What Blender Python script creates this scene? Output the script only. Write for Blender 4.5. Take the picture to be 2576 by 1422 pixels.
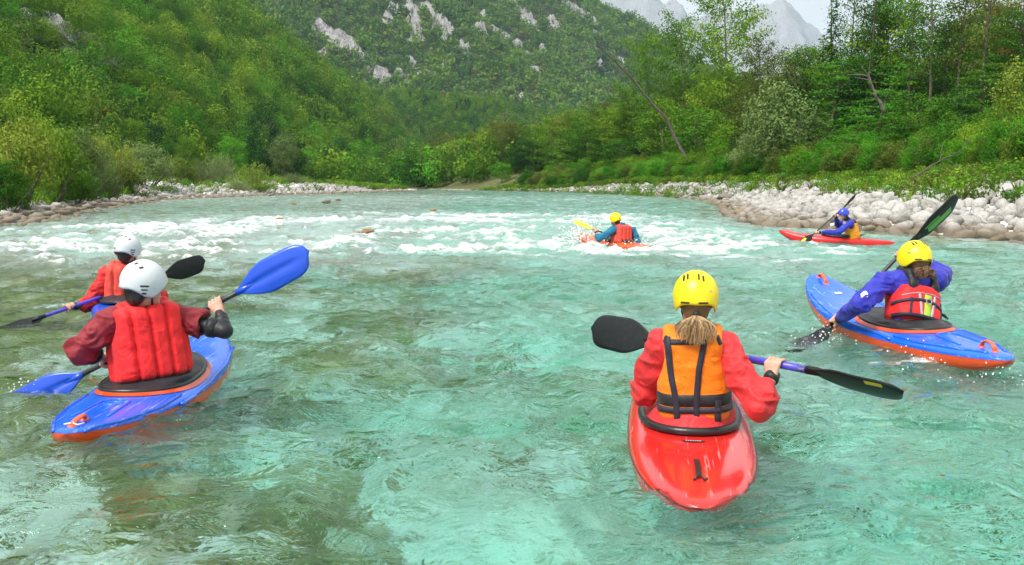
import bpy, math, random
import numpy as np
from mathutils import Vector, Matrix

# ------------------------------------------------------------------ camera, sky, sun, exposure
SC = bpy.context.scene
for _o in list(bpy.data.objects):
    bpy.data.objects.remove(_o)
CAM_H, FPX, PITCH = 1.42, 2400.0, math.atan((711 - 462) / 2400.0)
cam_data = bpy.data.cameras.new('camera')
cam_data.lens = 36.0 * FPX / 2576.0
cam_data.sensor_width = 36.0
cam_data.clip_start, cam_data.clip_end = 0.05, 20000.0
cam = bpy.data.objects.new('camera', cam_data)
SC.collection.objects.link(cam)
cam.location = (0, 0, CAM_H)
cam.rotation_euler = (math.pi / 2 - PITCH, 0, 0)
SC.camera = cam

SUN_EL, SUN_AZ = math.radians(52), math.radians(222)      # azimuth clockwise from +Y (behind the camera, left)
world = bpy.data.worlds.new('World')
SC.world = world
world.use_nodes = True
_nt = world.node_tree
_nt.nodes.clear()
_out = _nt.nodes.new('ShaderNodeOutputWorld')
_bg = _nt.nodes.new('ShaderNodeBackground')
_sky = _nt.nodes.new('ShaderNodeTexSky')
_sky.sky_type = 'NISHITA'
_sky.sun_disc = False
_sky.sun_elevation = SUN_EL
_sky.sun_rotation = SUN_AZ
_mul = _nt.nodes.new('ShaderNodeVectorMath')
_mul.operation = 'SCALE'
_mul.inputs['Scale'].default_value = 1.0
_tc = _nt.nodes.new('ShaderNodeTexCoord')
_no = _nt.nodes.new('ShaderNodeTexNoise')
_no.inputs['Scale'].default_value = 3.0
_no.inputs['Detail'].default_value = 6.0
_mp = _nt.nodes.new('ShaderNodeMapping')
_mp.inputs['Scale'].default_value = (1, 1, 2.6)
_cr = _nt.nodes.new('ShaderNodeValToRGB')
_cr.color_ramp.elements[0].position = 0.32
_cr.color_ramp.elements[0].color = (9.8, 10.0, 10.3, 1)
_cr.color_ramp.elements[1].position = 0.70
_cr.color_ramp.elements[1].color = (12.4, 12.4, 12.3, 1)
_mix = _nt.nodes.new('ShaderNodeMix')
_mix.data_type = 'RGBA'
_mix.inputs[0].default_value = 0.95                       # almost full cloud cover
_nt.links.new(_tc.outputs['Generated'], _mp.inputs['Vector'])
_nt.links.new(_mp.outputs[0], _no.inputs['Vector'])
_nt.links.new(_no.outputs['Fac'], _cr.inputs[0])
_nt.links.new(_sky.outputs[0], _mul.inputs[0])
_nt.links.new(_mul.outputs[0], _mix.inputs[6])
_nt.links.new(_cr.outputs[0], _mix.inputs[7])
_nt.links.new(_mix.outputs[2], _bg.inputs[0])
_bg.inputs['Strength'].default_value = 0.064
_nt.links.new(_bg.outputs[0], _out.inputs[0])

sun_data = bpy.data.lights.new('sun', 'SUN')
sun_data.energy = 3.0
sun_data.angle = math.radians(24)
sun_data.color = (1.0, 0.96, 0.9)
sun = bpy.data.objects.new('sun', sun_data)
SC.collection.objects.link(sun)
_sd = Vector((math.sin(SUN_AZ) * math.cos(SUN_EL), math.cos(SUN_AZ) * math.cos(SUN_EL), math.sin(SUN_EL)))
sun.rotation_euler = _sd.to_track_quat('Z', 'Y').to_euler()

SC.view_settings.view_transform = 'Standard'
SC.view_settings.look = 'None'
SC.view_settings.exposure = 0.70
SC.view_settings.gamma = 1.0
SC.view_settings.use_curve_mapping = False
SC.render.engine = 'CYCLES'
SC.cycles.use_denoising = True
SC.cycles.caustics_reflective = False
SC.cycles.caustics_refractive = True
SC.cycles.blur_glossy = 0.5
SC.cycles.use_adaptive_sampling = True
SC.cycles.adaptive_threshold = 0.02
SC.cycles.max_bounces = 6
SC.cycles.diffuse_bounces = 2
SC.cycles.glossy_bounces = 4
SC.cycles.transmission_bounces = 6
SC.cycles.volume_bounces = 0
SC.cycles.sample_clamp_indirect = 8.0

# ------------------------------------------------------------------ helpers
COL = SC.collection
rng = np.random.default_rng(11)


def P(u, v, y):
    """World point at depth y seen at photo position u, v (2576 x 1422 grid)."""
    dx, dz = (u - 1288) / FPX, (711 - v) / FPX
    c, s = math.cos(PITCH), math.sin(PITCH)
    d = np.array([dx, c + s * dz, -s + c * dz])
    return np.array([0, 0, CAM_H]) + d * (y / d[1])


def sstep(a, b, x):
    t = np.clip((np.asarray(x, float) - a) / (b - a), 0, 1)
    return t * t * (3 - 2 * t)


def _hash(ix, iy, iz, seed):
    h = (ix.astype(np.int64) * 374761393 + iy.astype(np.int64) * 668265263 + iz.astype(np.int64) * 2147483647 + seed * 1274126177) & 0xFFFFFFFF
    h = ((h ^ (h >> 13)) * 1274126177) & 0xFFFFFFFF
    h = ((h ^ (h >> 15)) * 2246822519) & 0xFFFFFFFF
    return (h ^ (h >> 16)) & 0xFFFFFFFF


def noise2(x, y, seed=0):
    """Gradient noise, about -0.7..0.7."""
    x = np.asarray(x, float); y = np.asarray(y, float)
    ix, iy = np.floor(x), np.floor(y)
    fx, fy = x - ix, y - iy
    ux, uy = fx * fx * fx * (fx * (fx * 6 - 15) + 10), fy * fy * fy * (fy * (fy * 6 - 15) + 10)
    z = np.zeros_like(ix)

    def g(ox, oy):
        a = _hash(ix + ox, iy + oy, z, seed) * (2 * math.pi / 4294967296.0)
        return np.cos(a) * (fx - ox) + np.sin(a) * (fy - oy)
    n0 = g(0, 0) * (1 - ux) + g(1, 0) * ux
    n1 = g(0, 1) * (1 - ux) + g(1, 1) * ux
    return (n0 * (1 - uy) + n1 * uy) * 1.4


def noise3(x, y, z, seed=0):
    ix, iy, iz = np.floor(x), np.floor(y), np.floor(z)
    fx, fy, fz = x - ix, y - iy, z - iz
    ux, uy, uz = [f * f * (3 - 2 * f) for f in (fx, fy, fz)]
    r = 0
    for ox in (0, 1):
        for oy in (0, 1):
            for oz in (0, 1):
                v = _hash(ix + ox, iy + oy, iz + oz, seed) / 2147483648.0 - 1.0
                r = r + v * (ux if ox else 1 - ux) * (uy if oy else 1 - uy) * (uz if oz else 1 - uz)
    return r


def fbm2(x, y, seed=0, octv=4, gain=0.5, lac=2.03):
    a, r = 1.0, 0
    for k in range(octv):
        r = r + a * noise2(x, y, seed + k * 17)
        x, y, a = x * lac + 3.7, y * lac - 1.3, a * gain
    return r


def mk_mesh(name, verts, faces, mats=(), smooth=True, attrs=None, mat_idx=None):
    """Fast mesh from arrays. faces: (M, k) array or a list of such arrays with different k."""
    me = bpy.data.meshes.new(name)
    verts = np.ascontiguousarray(verts, np.float32)
    if isinstance(faces, np.ndarray):
        faces = [faces]
    faces = [np.ascontiguousarray(f, np.int32) for f in faces if len(f)]
    nl = sum(f.size for f in faces)
    npoly = sum(len(f) for f in faces)
    me.vertices.add(len(verts)); me.vertices.foreach_set('co', verts.ravel())
    me.loops.add(nl); me.loops.foreach_set('vertex_index', np.concatenate([f.ravel() for f in faces]))
    me.polygons.add(npoly)
    tot = np.concatenate([np.full(len(f), f.shape[1], np.int32) for f in faces])
    st = np.concatenate([[0], np.cumsum(tot)[:-1]]).astype(np.int32)
    me.polygons.foreach_set('loop_start', st)
    me.polygons.foreach_set('loop_total', tot)
    me.polygons.foreach_set('use_smooth', np.full(npoly, bool(smooth)))
    for m in mats:
        me.materials.append(m)
    if mat_idx is not None:
        me.polygons.foreach_set('material_index', np.ascontiguousarray(mat_idx, np.int32))
    for k, a in (attrs or {}).items():
        a = np.asarray(a)
        if a.ndim == 1:
            at = me.attributes.new(k, 'INT' if a.dtype.kind == 'i' else 'FLOAT', 'POINT')
            at.data.foreach_set('value', np.ascontiguousarray(a, np.int32 if a.dtype.kind == 'i' else np.float32))
        else:
            at = me.attributes.new(k, 'FLOAT_VECTOR', 'POINT')
            at.data.foreach_set('vector', np.ascontiguousarray(a, np.float32).ravel())
    me.update(calc_edges=True)
    me.validate()
    return me


def obj(name, me, parent=None, loc=None, label=None, cat=None, group=None, kind=None):
    o = bpy.data.objects.new(name, me)
    COL.objects.link(o)
    if parent is not None:
        o.parent = parent
    if loc is not None:
        o.location = loc
    tag(o, label, cat, group, kind)
    return o


def tag(o, label=None, cat=None, group=None, kind=None):
    for k, v in (('label', label), ('category', cat), ('group', group), ('kind', kind)):
        if v:
            o[k] = v
    return o


def grid_faces(nu, nv, wrap_u=False):
    """Quads of a (nv rows) x (nu columns) vertex grid, row-major."""
    i = np.arange(nu if wrap_u else nu - 1)
    j = np.arange(nv - 1)
    I, J = np.meshgrid(i, j)
    I2 = (I + 1) % nu
    return np.stack([J * nu + I, J * nu + I2, (J + 1) * nu + I2, (J + 1) * nu + I], -1).reshape(-1, 4)


def tube(points, radii, seg=8, cap=True):
    """Swept tube -> verts, list of face arrays."""
    pts = np.asarray(points, float); n = len(pts)
    radii = np.broadcast_to(np.asarray(radii, float), (n,))
    t = np.gradient(pts, axis=0); t /= np.linalg.norm(t, axis=1, keepdims=True) + 1e-12
    ref = np.array([0, 0, 1.0]) if abs(t[0][2]) < 0.9 else np.array([1.0, 0, 0])
    a = np.cross(t[0], ref); a /= np.linalg.norm(a)
    rings = []
    for i in range(n):
        a = a - t[i] * np.dot(a, t[i]); a /= np.linalg.norm(a) + 1e-12
        b = np.cross(t[i], a)
        th = np.arange(seg) * 2 * math.pi / seg
        rings.append(pts[i] + radii[i] * (np.cos(th)[:, None] * a + np.sin(th)[:, None] * b))
    v = np.concatenate(rings)
    f = [grid_faces(seg, n, True)]
    if cap:
        v = np.concatenate([v, pts[:1], pts[-1:]])
        i = np.arange(seg)
        f.append(np.stack([(i + 1) % seg, i, np.full(seg, n * seg)], -1))
        f.append(np.stack([(n - 1) * seg + i, (n - 1) * seg + (i + 1) % seg, np.full(seg, n * seg + 1)], -1))
    return v, f


class Geo:
    """Collects several pieces into ONE mesh."""
    def __init__(self):
        self.v, self.f, self.n, self.mi, self.at = [], {}, 0, {}, {}
        self.a = []

    def add(self, v, faces, mat=0, a=0.0):
        if isinstance(faces, np.ndarray):
            faces = [faces]
        for f in faces:
            if len(f):
                self.f.setdefault(f.shape[1], []).append(np.asarray(f) + self.n)
                self.mi.setdefault(f.shape[1], []).append(np.full(len(f), mat))
        self.v.append(np.asarray(v, float)); self.n += len(v)
        self.a.append(np.broadcast_to(np.asarray(a, float), (len(v),)))
        return self

    def mesh(self, name, mats=(), smooth=True, origin=(0, 0, 0)):
        ks = sorted(self.f)
        return mk_mesh(name, np.concatenate(self.v) - np.asarray(origin), [np.concatenate(self.f[k]) for k in ks], mats, smooth,
                       {'tint': np.concatenate(self.a)}, np.concatenate([np.concatenate(self.mi[k]) for k in ks]))


# ------------------------------------------------------------------ materials
def mat_new(name):
    m = bpy.data.materials.new(name)
    m.use_nodes = True
    nt = m.node_tree
    nt.nodes.clear()
    return m, nt, nt.nodes.new('ShaderNodeOutputMaterial')


def N(nt, typ, ins=None, **kw):
    n = nt.nodes.new(typ)
    for k, v in kw.items():
        setattr(n, k, v)
    for k, v in (ins or {}).items():
        s = n.inputs[k]
        if isinstance(v, bpy.types.NodeSocket):
            nt.links.new(v, s)
        else:
            s.default_value = v
    return n


def ramp(nt, fac, stops):
    n = nt.nodes.new('ShaderNodeValToRGB')
    el = n.color_ramp.elements
    while len(el) < len(stops):
        el.new(0.5)
    for e, (p, c) in zip(el, stops):
        e.position = p
        e.color = (c, c, c, 1) if not hasattr(c, '__len__') else (*c[:3], 1)
    nt.links.new(fac, n.inputs[0])
    return n.outputs[0]


def mixc(nt, fac, a, b, blend='MIX'):
    n = nt.nodes.new('ShaderNodeMix')
    n.data_type = 'RGBA'
    n.blend_type = blend
    for s, v in ((n.inputs[0], fac), (n.inputs[6], a), (n.inputs[7], b)):
        if isinstance(v, bpy.types.NodeSocket):
            nt.links.new(v, s)
        else:
            s.default_value = v if not hasattr(v, '__len__') else (*v[:3], 1)
    return n.outputs[2]


def attr(nt, name):
    return N(nt, 'ShaderNodeAttribute', attribute_name=name).outputs['Fac']


def simple_mat(name, color, rough=0.5, bump=0.0, bscale=60.0, var=0.0, vscale=8.0, coat=0.0, spec=0.5, sheen=0.0, stretch=None, metallic=0.0, noise_rough=0.0, scratch=0.0):
    """Plain coloured surface with a little procedural grain and wear."""
    m, nt, out = mat_new(name)
    tc = N(nt, 'ShaderNodeTexCoord').outputs['Object']
    vec = tc
    if stretch:
        vec = N(nt, 'ShaderNodeMapping', {'Vector': tc, 'Scale': stretch}).outputs[0]
    p = N(nt, 'ShaderNodeBsdfPrincipled', {'Base Color': (*color, 1), 'Roughness': rough, 'Metallic': metallic})
    p.inputs['Specular IOR Level'].default_value = spec
    if coat:
        p.inputs['Coat Weight'].default_value = coat
        p.inputs['Coat Roughness'].default_value = 0.06
    if sheen:
        p.inputs['Sheen Weight'].default_value = sheen
    if var:
        nz = N(nt, 'ShaderNodeTexNoise', {'Vector': vec, 'Scale': vscale, 'Detail': 5.0, 'Roughness': 0.6}).outputs['Fac']
        dark = tuple(c * (1 - var) for c in color)
        lite = tuple(min(1, c * (1 + var * 0.6) + var * 0.03) for c in color)
        nt.links.new(ramp(nt, nz, [(0.3, dark), (0.5, color), (0.72, lite)]), p.inputs['Base Color'])
        if noise_rough:
            mr = N(nt, 'ShaderNodeMapRange', {'Value': nz, 'From Min': 0.3, 'From Max': 0.7, 'To Min': max(0.02, rough - noise_rough), 'To Max': rough + noise_rough})
            nt.links.new(mr.outputs[0], p.inputs['Roughness'])
    if scratch:
        # fine pale scuffs along the boat and a few blotchy rubs
        mp = N(nt, 'ShaderNodeMapping', {'Vector': tc, 'Scale': (34.0, 1.6, 34.0), 'Rotation': (0.0, 0.0, 0.12)}).outputs[0]
        n5 = N(nt, 'ShaderNodeTexNoise', {'Vector': mp, 'Scale': 1.6, 'Detail': 3.0, 'Distortion': 0.5}).outputs['Fac']
        n6 = N(nt, 'ShaderNodeTexNoise', {'Vector': tc, 'Scale': 4.0, 'Detail': 6.0, 'Roughness': 0.7}).outputs['Fac']
        sf = N(nt, 'ShaderNodeMath', {0: ramp(nt, n5, [(0.60, 0.0), (0.68, 1.0)]), 1: ramp(nt, n6, [(0.42, 0.0), (0.62, scratch)])}, operation='MULTIPLY').outputs[0]
        src = p.inputs['Base Color'].links[0].from_socket if p.inputs['Base Color'].links else tuple(color)
        nt.links.new(mixc(nt, sf, src, tuple(0.45 * c + 0.42 for c in color)), p.inputs['Base Color'])
        nt.links.new(N(nt, 'ShaderNodeMath', {0: sf, 1: 0.5, 2: rough}, operation='MULTIPLY_ADD').outputs[0], p.inputs['Roughness'])
    if bump:
        nb = N(nt, 'ShaderNodeTexNoise', {'Vector': vec, 'Scale': bscale, 'Detail': 4.0}).outputs['Fac']
        b = N(nt, 'ShaderNodeBump', {'Height': nb, 'Strength': 1.0, 'Distance': bump})
        nt.links.new(b.outputs[0], p.inputs['Normal'])
    nt.links.new(p.outputs[0], out.inputs[0])
    return m


def leaf_mat(name, dark, mid, lite, trans=0.22, rough=0.5):
    """Leaves: colour varies from leaf to leaf (attribute) and from plant to plant."""
    m, nt, out = mat_new(name)
    t = attr(nt, 'tint')
    oi = N(nt, 'ShaderNodeObjectInfo').outputs['Random']
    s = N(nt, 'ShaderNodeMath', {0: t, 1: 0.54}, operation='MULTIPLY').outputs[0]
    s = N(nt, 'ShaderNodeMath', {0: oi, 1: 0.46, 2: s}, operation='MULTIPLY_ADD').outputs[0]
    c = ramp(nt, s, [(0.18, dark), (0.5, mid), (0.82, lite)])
    d = N(nt, 'ShaderNodeBsdfPrincipled', {'Base Color': c, 'Roughness': rough})
    d.inputs['Specular IOR Level'].default_value = 0.06
    tr = N(nt, 'ShaderNodeBsdfTranslucent', {'Color': mixc(nt, 0.35, c, (lite[0] * 1.2, lite[1] * 1.15, lite[2] * 0.6))})
    mx = N(nt, 'ShaderNodeMixShader', {0: trans, 1: d.outputs[0], 2: tr.outputs[0]})
    nt.links.new(mx.outputs[0], out.inputs[0])
    return m


# ------------------------------------------------------------------ shape of the valley
_YL = [-20, 20, 35, 55, 79, 113, 150, 175, 200, 230, 300]
_XL = [-17, -17.5, -18.7, -25, -30, -28.5, -24, -20, -19, -40, -75]
_YR = [-20, 18, 24, 28, 31.5, 37, 44, 60, 79, 110, 148, 175, 195, 230, 300]
_XR = [15, 14.2, 12.9, 11.4, 9.6, 10.0, 11.2, 14.5, 17.2, 16.5, 13, 1, -7, -18, -40]


def bank_l(y):
    return np.interp(y, _YL, _XL) + 0.35 * noise2(np.asarray(y) * 0.35, np.asarray(y) * 0 + 3.1, 5)


def bank_r(y):
    return np.interp(y, _YR, _XR) + 0.45 * noise2(np.asarray(y) * 0.4, np.asarray(y) * 0 + 7.7, 6)


def level(y):
    """The river drops a little from the quiet pool at the camera into the rapids."""
    return 0.20 * sstep(21, 6, y)


def ground_z(x, y):
    """Height of the valley floor: river bed, stony beaches, right-hand earth bank."""
    x = np.asarray(x, float); y = np.asarray(y, float)
    el, er = bank_l(y) - x, x - bank_r(y)
    far = sstep(60, 110, y)
    # right bank: beach, then steep earth bank, then wooded terrace
    bw = 13.5 - 8.5 * far
    zr = 0.135 * np.clip(er, 0, bw) + (0.52 - 0.12 * far) * np.clip(er - bw, 0, 6.5) + 0.10 * np.clip(er - bw - 6.5, 0, 400)
    # left bank: low cobble shelf, gravel bar, flat meadow
    zl = 0.16 * np.clip(el, 0, 2.5) + 0.055 * np.clip(el - 2.5, 0, 22) + 0.03 * np.clip(el - 24, 0, 60)
    zl = zl + 0.75 * sstep(0, 7, el) * np.exp(-((y - 148) / 24.0) ** 2)
    zr = zr + 0.95 * far * sstep(0, 2.6, er) * sstep(172, 140, y)
    zl = zl + 1.1 * sstep(0, 9, el) * np.exp(-((y - 92) / 17.0) ** 2)
    ins = -np.maximum(el, er)                             # metres inside the channel
    wob = 1.8 * fbm2(x * 0.45 + 7, y * 0.35, 35, 4, 0.6)
    shallow = 0.30 + 0.60 * sstep(-4.2, 0.8, x + 0.04 * y + wob) + 0.10 * sstep(9, 2, y)
    zb = -0.02 - shallow * sstep(0, 5.0, ins) * (0.8 + 0.35 * fbm2(x * 0.35, y * 0.35, 21, 3))
    z = np.where(er > 0, zr, np.where(el > 0, zl, zb))
    return z + np.where((er > 0) | (el > 0), 0.10 * fbm2(x * 0.5, y * 0.5, 31, 3), 0.06 * fbm2(x * 1.3, y * 1.3, 33, 3)) + level(y)


_FY = [-50, 120, 250, 400, 600, 800]
_FX = [-60, -62, -58, -56, -47, -43]
_PD = [0, 8, 33, 60, 95, 200, 400, 600]
_PZ = [0, 11, 44, 66, 86, 148, 270, 390]


def hill1_z(x, y):
    x = np.asarray(x, float); y = np.asarray(y, float)
    d = np.interp(y, _FY, _FX) - x + 9 * fbm2(y * 0.011, x * 0.004, 41, 3)
    z = np.interp(d, _PD, _PZ) + 0.02 * np.minimum(d, 0)
    near = 1 - 0.42 * sstep(420, 120, y)
    z = z * near * (1 - sstep(590, 800, y)) + 7.0 * sstep(5, 60, d) * fbm2(x * 0.016 + y * 0.006, y * 0.011, 43, 4)
    return z - 1.2


_R2X = [-1400, -600, -275, 132, 221, 362, 575, 900]
_R2Z = [760, 690, 545, 316, 258, 165, 50, 15]


def hill2_z(x, y):
    x = np.asarray(x, float); y = np.asarray(y, float)
    R = np.interp(x, _R2X, _R2Z)
    t = np.clip((y - 930) / 770, 0, 1)
    z = R * t ** 0.92 * (1 - 0.6 * sstep(1700, 2300, y))
    rid = 1 - 2 * np.abs(noise2(x * 0.0042 + y * 0.0022, y * 0.0012 + x * 0.0008, 51))
    z = z + sstep(0.05, 0.5, t) * (34 * rid * (1 - sstep(0.8, 1.0, t)) + 22 * fbm2(x * 0.012, y * 0.012, 53, 4) * (1 - 0.6 * sstep(0.85, 1.0, t)))
    return z - 6


_R3X = [-400, -120, -66, 36, 110, 220, 420, 600]
_R3Z = [70, 74, 72, 58, 54, 50, 36, 20]


def hill3_z(x, y):
    x = np.asarray(x, float); y = np.asarray(y, float)
    R = np.interp(x, _R3X, _R3Z) + 5 * fbm2(x * 0.02, y * 0.01, 61, 3)
    t = np.clip((y - 610) / 220, 0, 1)
    return R * sstep(0, 1, t) ** 0.8 * (1 - sstep(900, 1100, y)) - 2


def raycast(u, v, hfun, y0, y1, n=1500):
    """First world point of a height field under photo position u, v."""
    ys = np.geomspace(y0, y1, n)
    p = np.array([P(u, v, 1.0) - np.array([0, 0, CAM_H])])
    xs = p[0, 0] * ys
    zs = CAM_H + p[0, 2] * ys
    below = np.nonzero(zs < hfun(xs, ys))[0]
    if len(below) == 0:
        return None
    i = below[0]
    return np.array([xs[i], ys[i], zs[i]])
# ------------------------------------------------------------------ ground sheet (river bed, beaches, terraces, valley floor)
def fan(apex, r0, r1, nr, a0, a1, na):
    r = np.geomspace(r0, r1, nr)
    a = np.radians(np.linspace(a0, a1, na))
    A, R = np.meshgrid(a, r)
    return apex[0] + np.sin(A) * R, apex[1] + np.cos(A) * R


def build_ground():
    X, Y = fan((0, -9), 4.0, 9000, 560, -75, 75, 420)
    X, Y = X.ravel(), Y.ravel()
    Z = ground_z(X, Y)
    Z = np.where(Y > 420, np.minimum(Z, 3.0), Z)
    el, er = bank_l(Y) - X, X - bank_r(Y)
    bed = sstep(-0.3, 0.5, -np.maximum(el, er))
    far = sstep(60, 110, Y)
    veg = np.where(er > 0, sstep(-2.0, 2.5, er - (13.5 - 8.5 * far) + 2.5 * fbm2(X * .4, Y * .4, 71, 3)),
                   sstep(1.5, 6, el - 16 * np.exp(-((Y - 100) / 26.0) ** 2) - 18 * np.exp(-((Y - 145) / 22.0) ** 2) + 3 * fbm2(X * .3, Y * .3, 72, 3)))
    veg = np.maximum(veg, sstep(158, 176, Y) * (er > 0.3))
    algae = np.clip(-0.04 + 0.40 * fbm2(X * 0.55, Y * 0.55, 73, 4, 0.6) + 0.52 * sstep(0.3, -4.6, X - 0.03 * Y + 1.8 * fbm2(X * 0.45 + 7, Y * 0.35, 35, 4, 0.6)) * sstep(30, 8, Y) + 0.35 * sstep(3.0, 0.3, -np.maximum(el, er)) + 0.15 * sstep(5, 12, X), 0, 1)
    m, nt, out = mat_new('ground')
    geo = N(nt, 'ShaderNodeNewGeometry').outputs['Position']
    v1 = N(nt, 'ShaderNodeTexVoronoi', {'Vector': geo, 'Scale': 2.2, 'Randomness': 1.0})
    v2 = N(nt, 'ShaderNodeTexVoronoi', {'Vector': geo, 'Scale': 7.0})
    n1 = N(nt, 'ShaderNodeTexNoise', {'Vector': geo, 'Scale': 0.8, 'Detail': 6.0, 'Roughness': 0.62}).outputs['Fac']
    n2 = N(nt, 'ShaderNodeTexNoise', {'Vector': geo, 'Scale': 1.15, 'Detail': 5.0, 'Distortion': 0.6}).outputs['Fac']
    sep = N(nt, 'ShaderNodeSeparateColor', {0: v1.outputs['Color']}).outputs[0]
    sep2 = N(nt, 'ShaderNodeSeparateColor', {0: v2.outputs['Color']}).outputs[0]
    lime = ramp(nt, sep, [(0.0, (.36, .35, .31)), (0.30, (.72, .71, .66)), (0.6, (.86, .85, .82)), (0.85, (.60, .60, .58)), (1.0, (.42, .39, .31))])
    peb = ramp(nt, sep2, [(0.0, (.46, .44, .40)), (0.5, (.72, .71, .66)), (1.0, (.80, .79, .75))])
    stone = mixc(nt, 0.45, lime, peb)
    alg_c = ramp(nt, n1, [(0.3, (.060, .085, .008)), (0.5, (.17, .19, .016)), (0.7, (.34, .28, .05))])
    n4 = N(nt, 'ShaderNodeTexNoise', {'Vector': geo, 'Scale': 3.4, 'Detail': 4.0, 'Distortion': 0.8}).outputs['Fac']
    n24 = mixc(nt, 0.45, n2, n4)
    n24 = N(nt, 'ShaderNodeMath', {0: n24, 1: 2.0, 2: -0.5}, operation='MULTIPLY_ADD').outputs[0]
    af = N(nt, 'ShaderNodeMath', {0: n24, 1: attr(nt, 'algae')}, operation='ADD').outputs[0]
    af = ramp(nt, af, [(0.68, 0.0), (0.80, 0.93)])
    bedc = mixc(nt, af, stone, alg_c)
    grav = mixc(nt, 0.75, lime, peb)
    grass = ramp(nt, n1, [(0.3, (.05, .075, .015)), (0.5, (.10, .115, .03)), (0.62, (.17, .14, .06)), (0.75, (.10, .13, .03))])
    col = mixc(nt, attr(nt, 'veg'), grav, grass)
    col = mixc(nt, attr(nt, 'bed'), col, bedc)
    p = N(nt, 'ShaderNodeBsdfPrincipled', {'Base Color': col, 'Roughness': 0.85})
    h = N(nt, 'ShaderNodeMath', {0: v1.outputs['Distance'], 1: -1.0, 2: 0.6}, operation='MULTIPLY_ADD').outputs[0]
    h2 = N(nt, 'ShaderNodeMath', {0: v2.outputs['Distance'], 1: -0.4, 2: h}, operation='MULTIPLY_ADD').outputs[0]
    b = N(nt, 'ShaderNodeBump', {'Height': h2, 'Strength': 0.9, 'Distance': 0.12})
    nt.links.new(b.outputs[0], p.inputs['Normal'])
    nt.links.new(p.outputs[0], out.inputs[0])
    me = mk_mesh('ground', np.stack([X, Y, Z], -1), grid_faces(420, 560), [m], True, {'bed': bed, 'veg': veg, 'algae': algae})
    return obj('ground', me, kind='structure')


ground = build_ground()

# ------------------------------------------------------------------ mountains
def rock_mat(name, pale, grey, veg, veg_amt):
    m, nt, out = mat_new(name)
    geo = N(nt, 'ShaderNodeNewGeometry').outputs['Position']
    st = N(nt, 'ShaderNodeMapping', {'Vector': geo, 'Scale': (1.0, 1.0, 0.35)}).outputs[0]
    n1 = N(nt, 'ShaderNodeTexNoise', {'Vector': st, 'Scale': 0.06, 'Detail': 9.0, 'Roughness': 0.72}).outputs['Fac']
    n2 = N(nt, 'ShaderNodeTexNoise', {'Vector': st, 'Scale': 0.3, 'Detail': 8.0, 'Roughness': 0.7}).outputs['Fac']
    n3 = N(nt, 'ShaderNodeTexNoise', {'Vector': geo, 'Scale': 0.035, 'Detail': 8.0, 'Roughness': 0.7}).outputs['Fac']
    rc = ramp(nt, n2, [(0.30, tuple(c * 0.35 for c in grey)), (0.45, grey), (0.62, pale)])
    vc = ramp(nt, n1, [(0.35, tuple(c * 0.5 for c in veg)), (0.55, veg), (0.7, (veg[0] * 1.6, veg[1] * 1.35, veg[2]))])
    vf = N(nt, 'ShaderNodeMath', {0: n3, 1: attr(nt, 'crag'), 2: 0.0}, operation='SUBTRACT').outputs[0]
    vf = ramp(nt, vf, [(max(0.0, 0.5 - veg_amt), 0.0), (min(1.0, 0.56 - veg_amt), 1.0)])
    p = N(nt, 'ShaderNodeBsdfPrincipled', {'Base Color': mixc(nt, vf, rc, vc), 'Roughness': 0.9})
    b = N(nt, 'ShaderNodeBump', {'Height': n2, 'Strength': 0.9, 'Distance': 6.0})
    nt.links.new(b.outputs[0], p.inputs['Normal'])
    nt.links.new(p.outputs[0], out.inputs[0])
    return m


def px_mask(X, Y, Z, blobs, seed, wob=0.55):
    """0..1 mask of bare-rock patches; each blob: centre in space (x, z), half-sizes along the slope and across, tilt."""
    m = np.zeros_like(X)
    n = fbm2(X * 0.035 + Y * 0.01, Z * 0.05 + Y * 0.02, seed, 4, 0.6)
    for (cx, cy, cz, rl, rw, tilt, dy) in blobs:
        a, b = X - cx, Z - cz
        c, s = math.cos(tilt), math.sin(tilt)
        l, w = a * c + b * s, -a * s + b * c
        d = np.sqrt((l / rl) ** 2 + (w / rw) ** 2) + wob * n + np.clip(np.abs(Y - cy) / dy - 0.6, 0, 9)
        m = np.maximum(m, sstep(1.05, 0.8, d))
    return m


def blobs_from(hfun, y0, y1, lst, dy):
    out = []
    for (u, v, L, W, deg) in lst:
        p = raycast(u, v, hfun, y0, y1)
        if p is not None:
            k = p[1] / FPX
            out.append((p[0], p[1], p[2], L * k, W * k, math.radians(-deg), dy))
    return out


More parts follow.
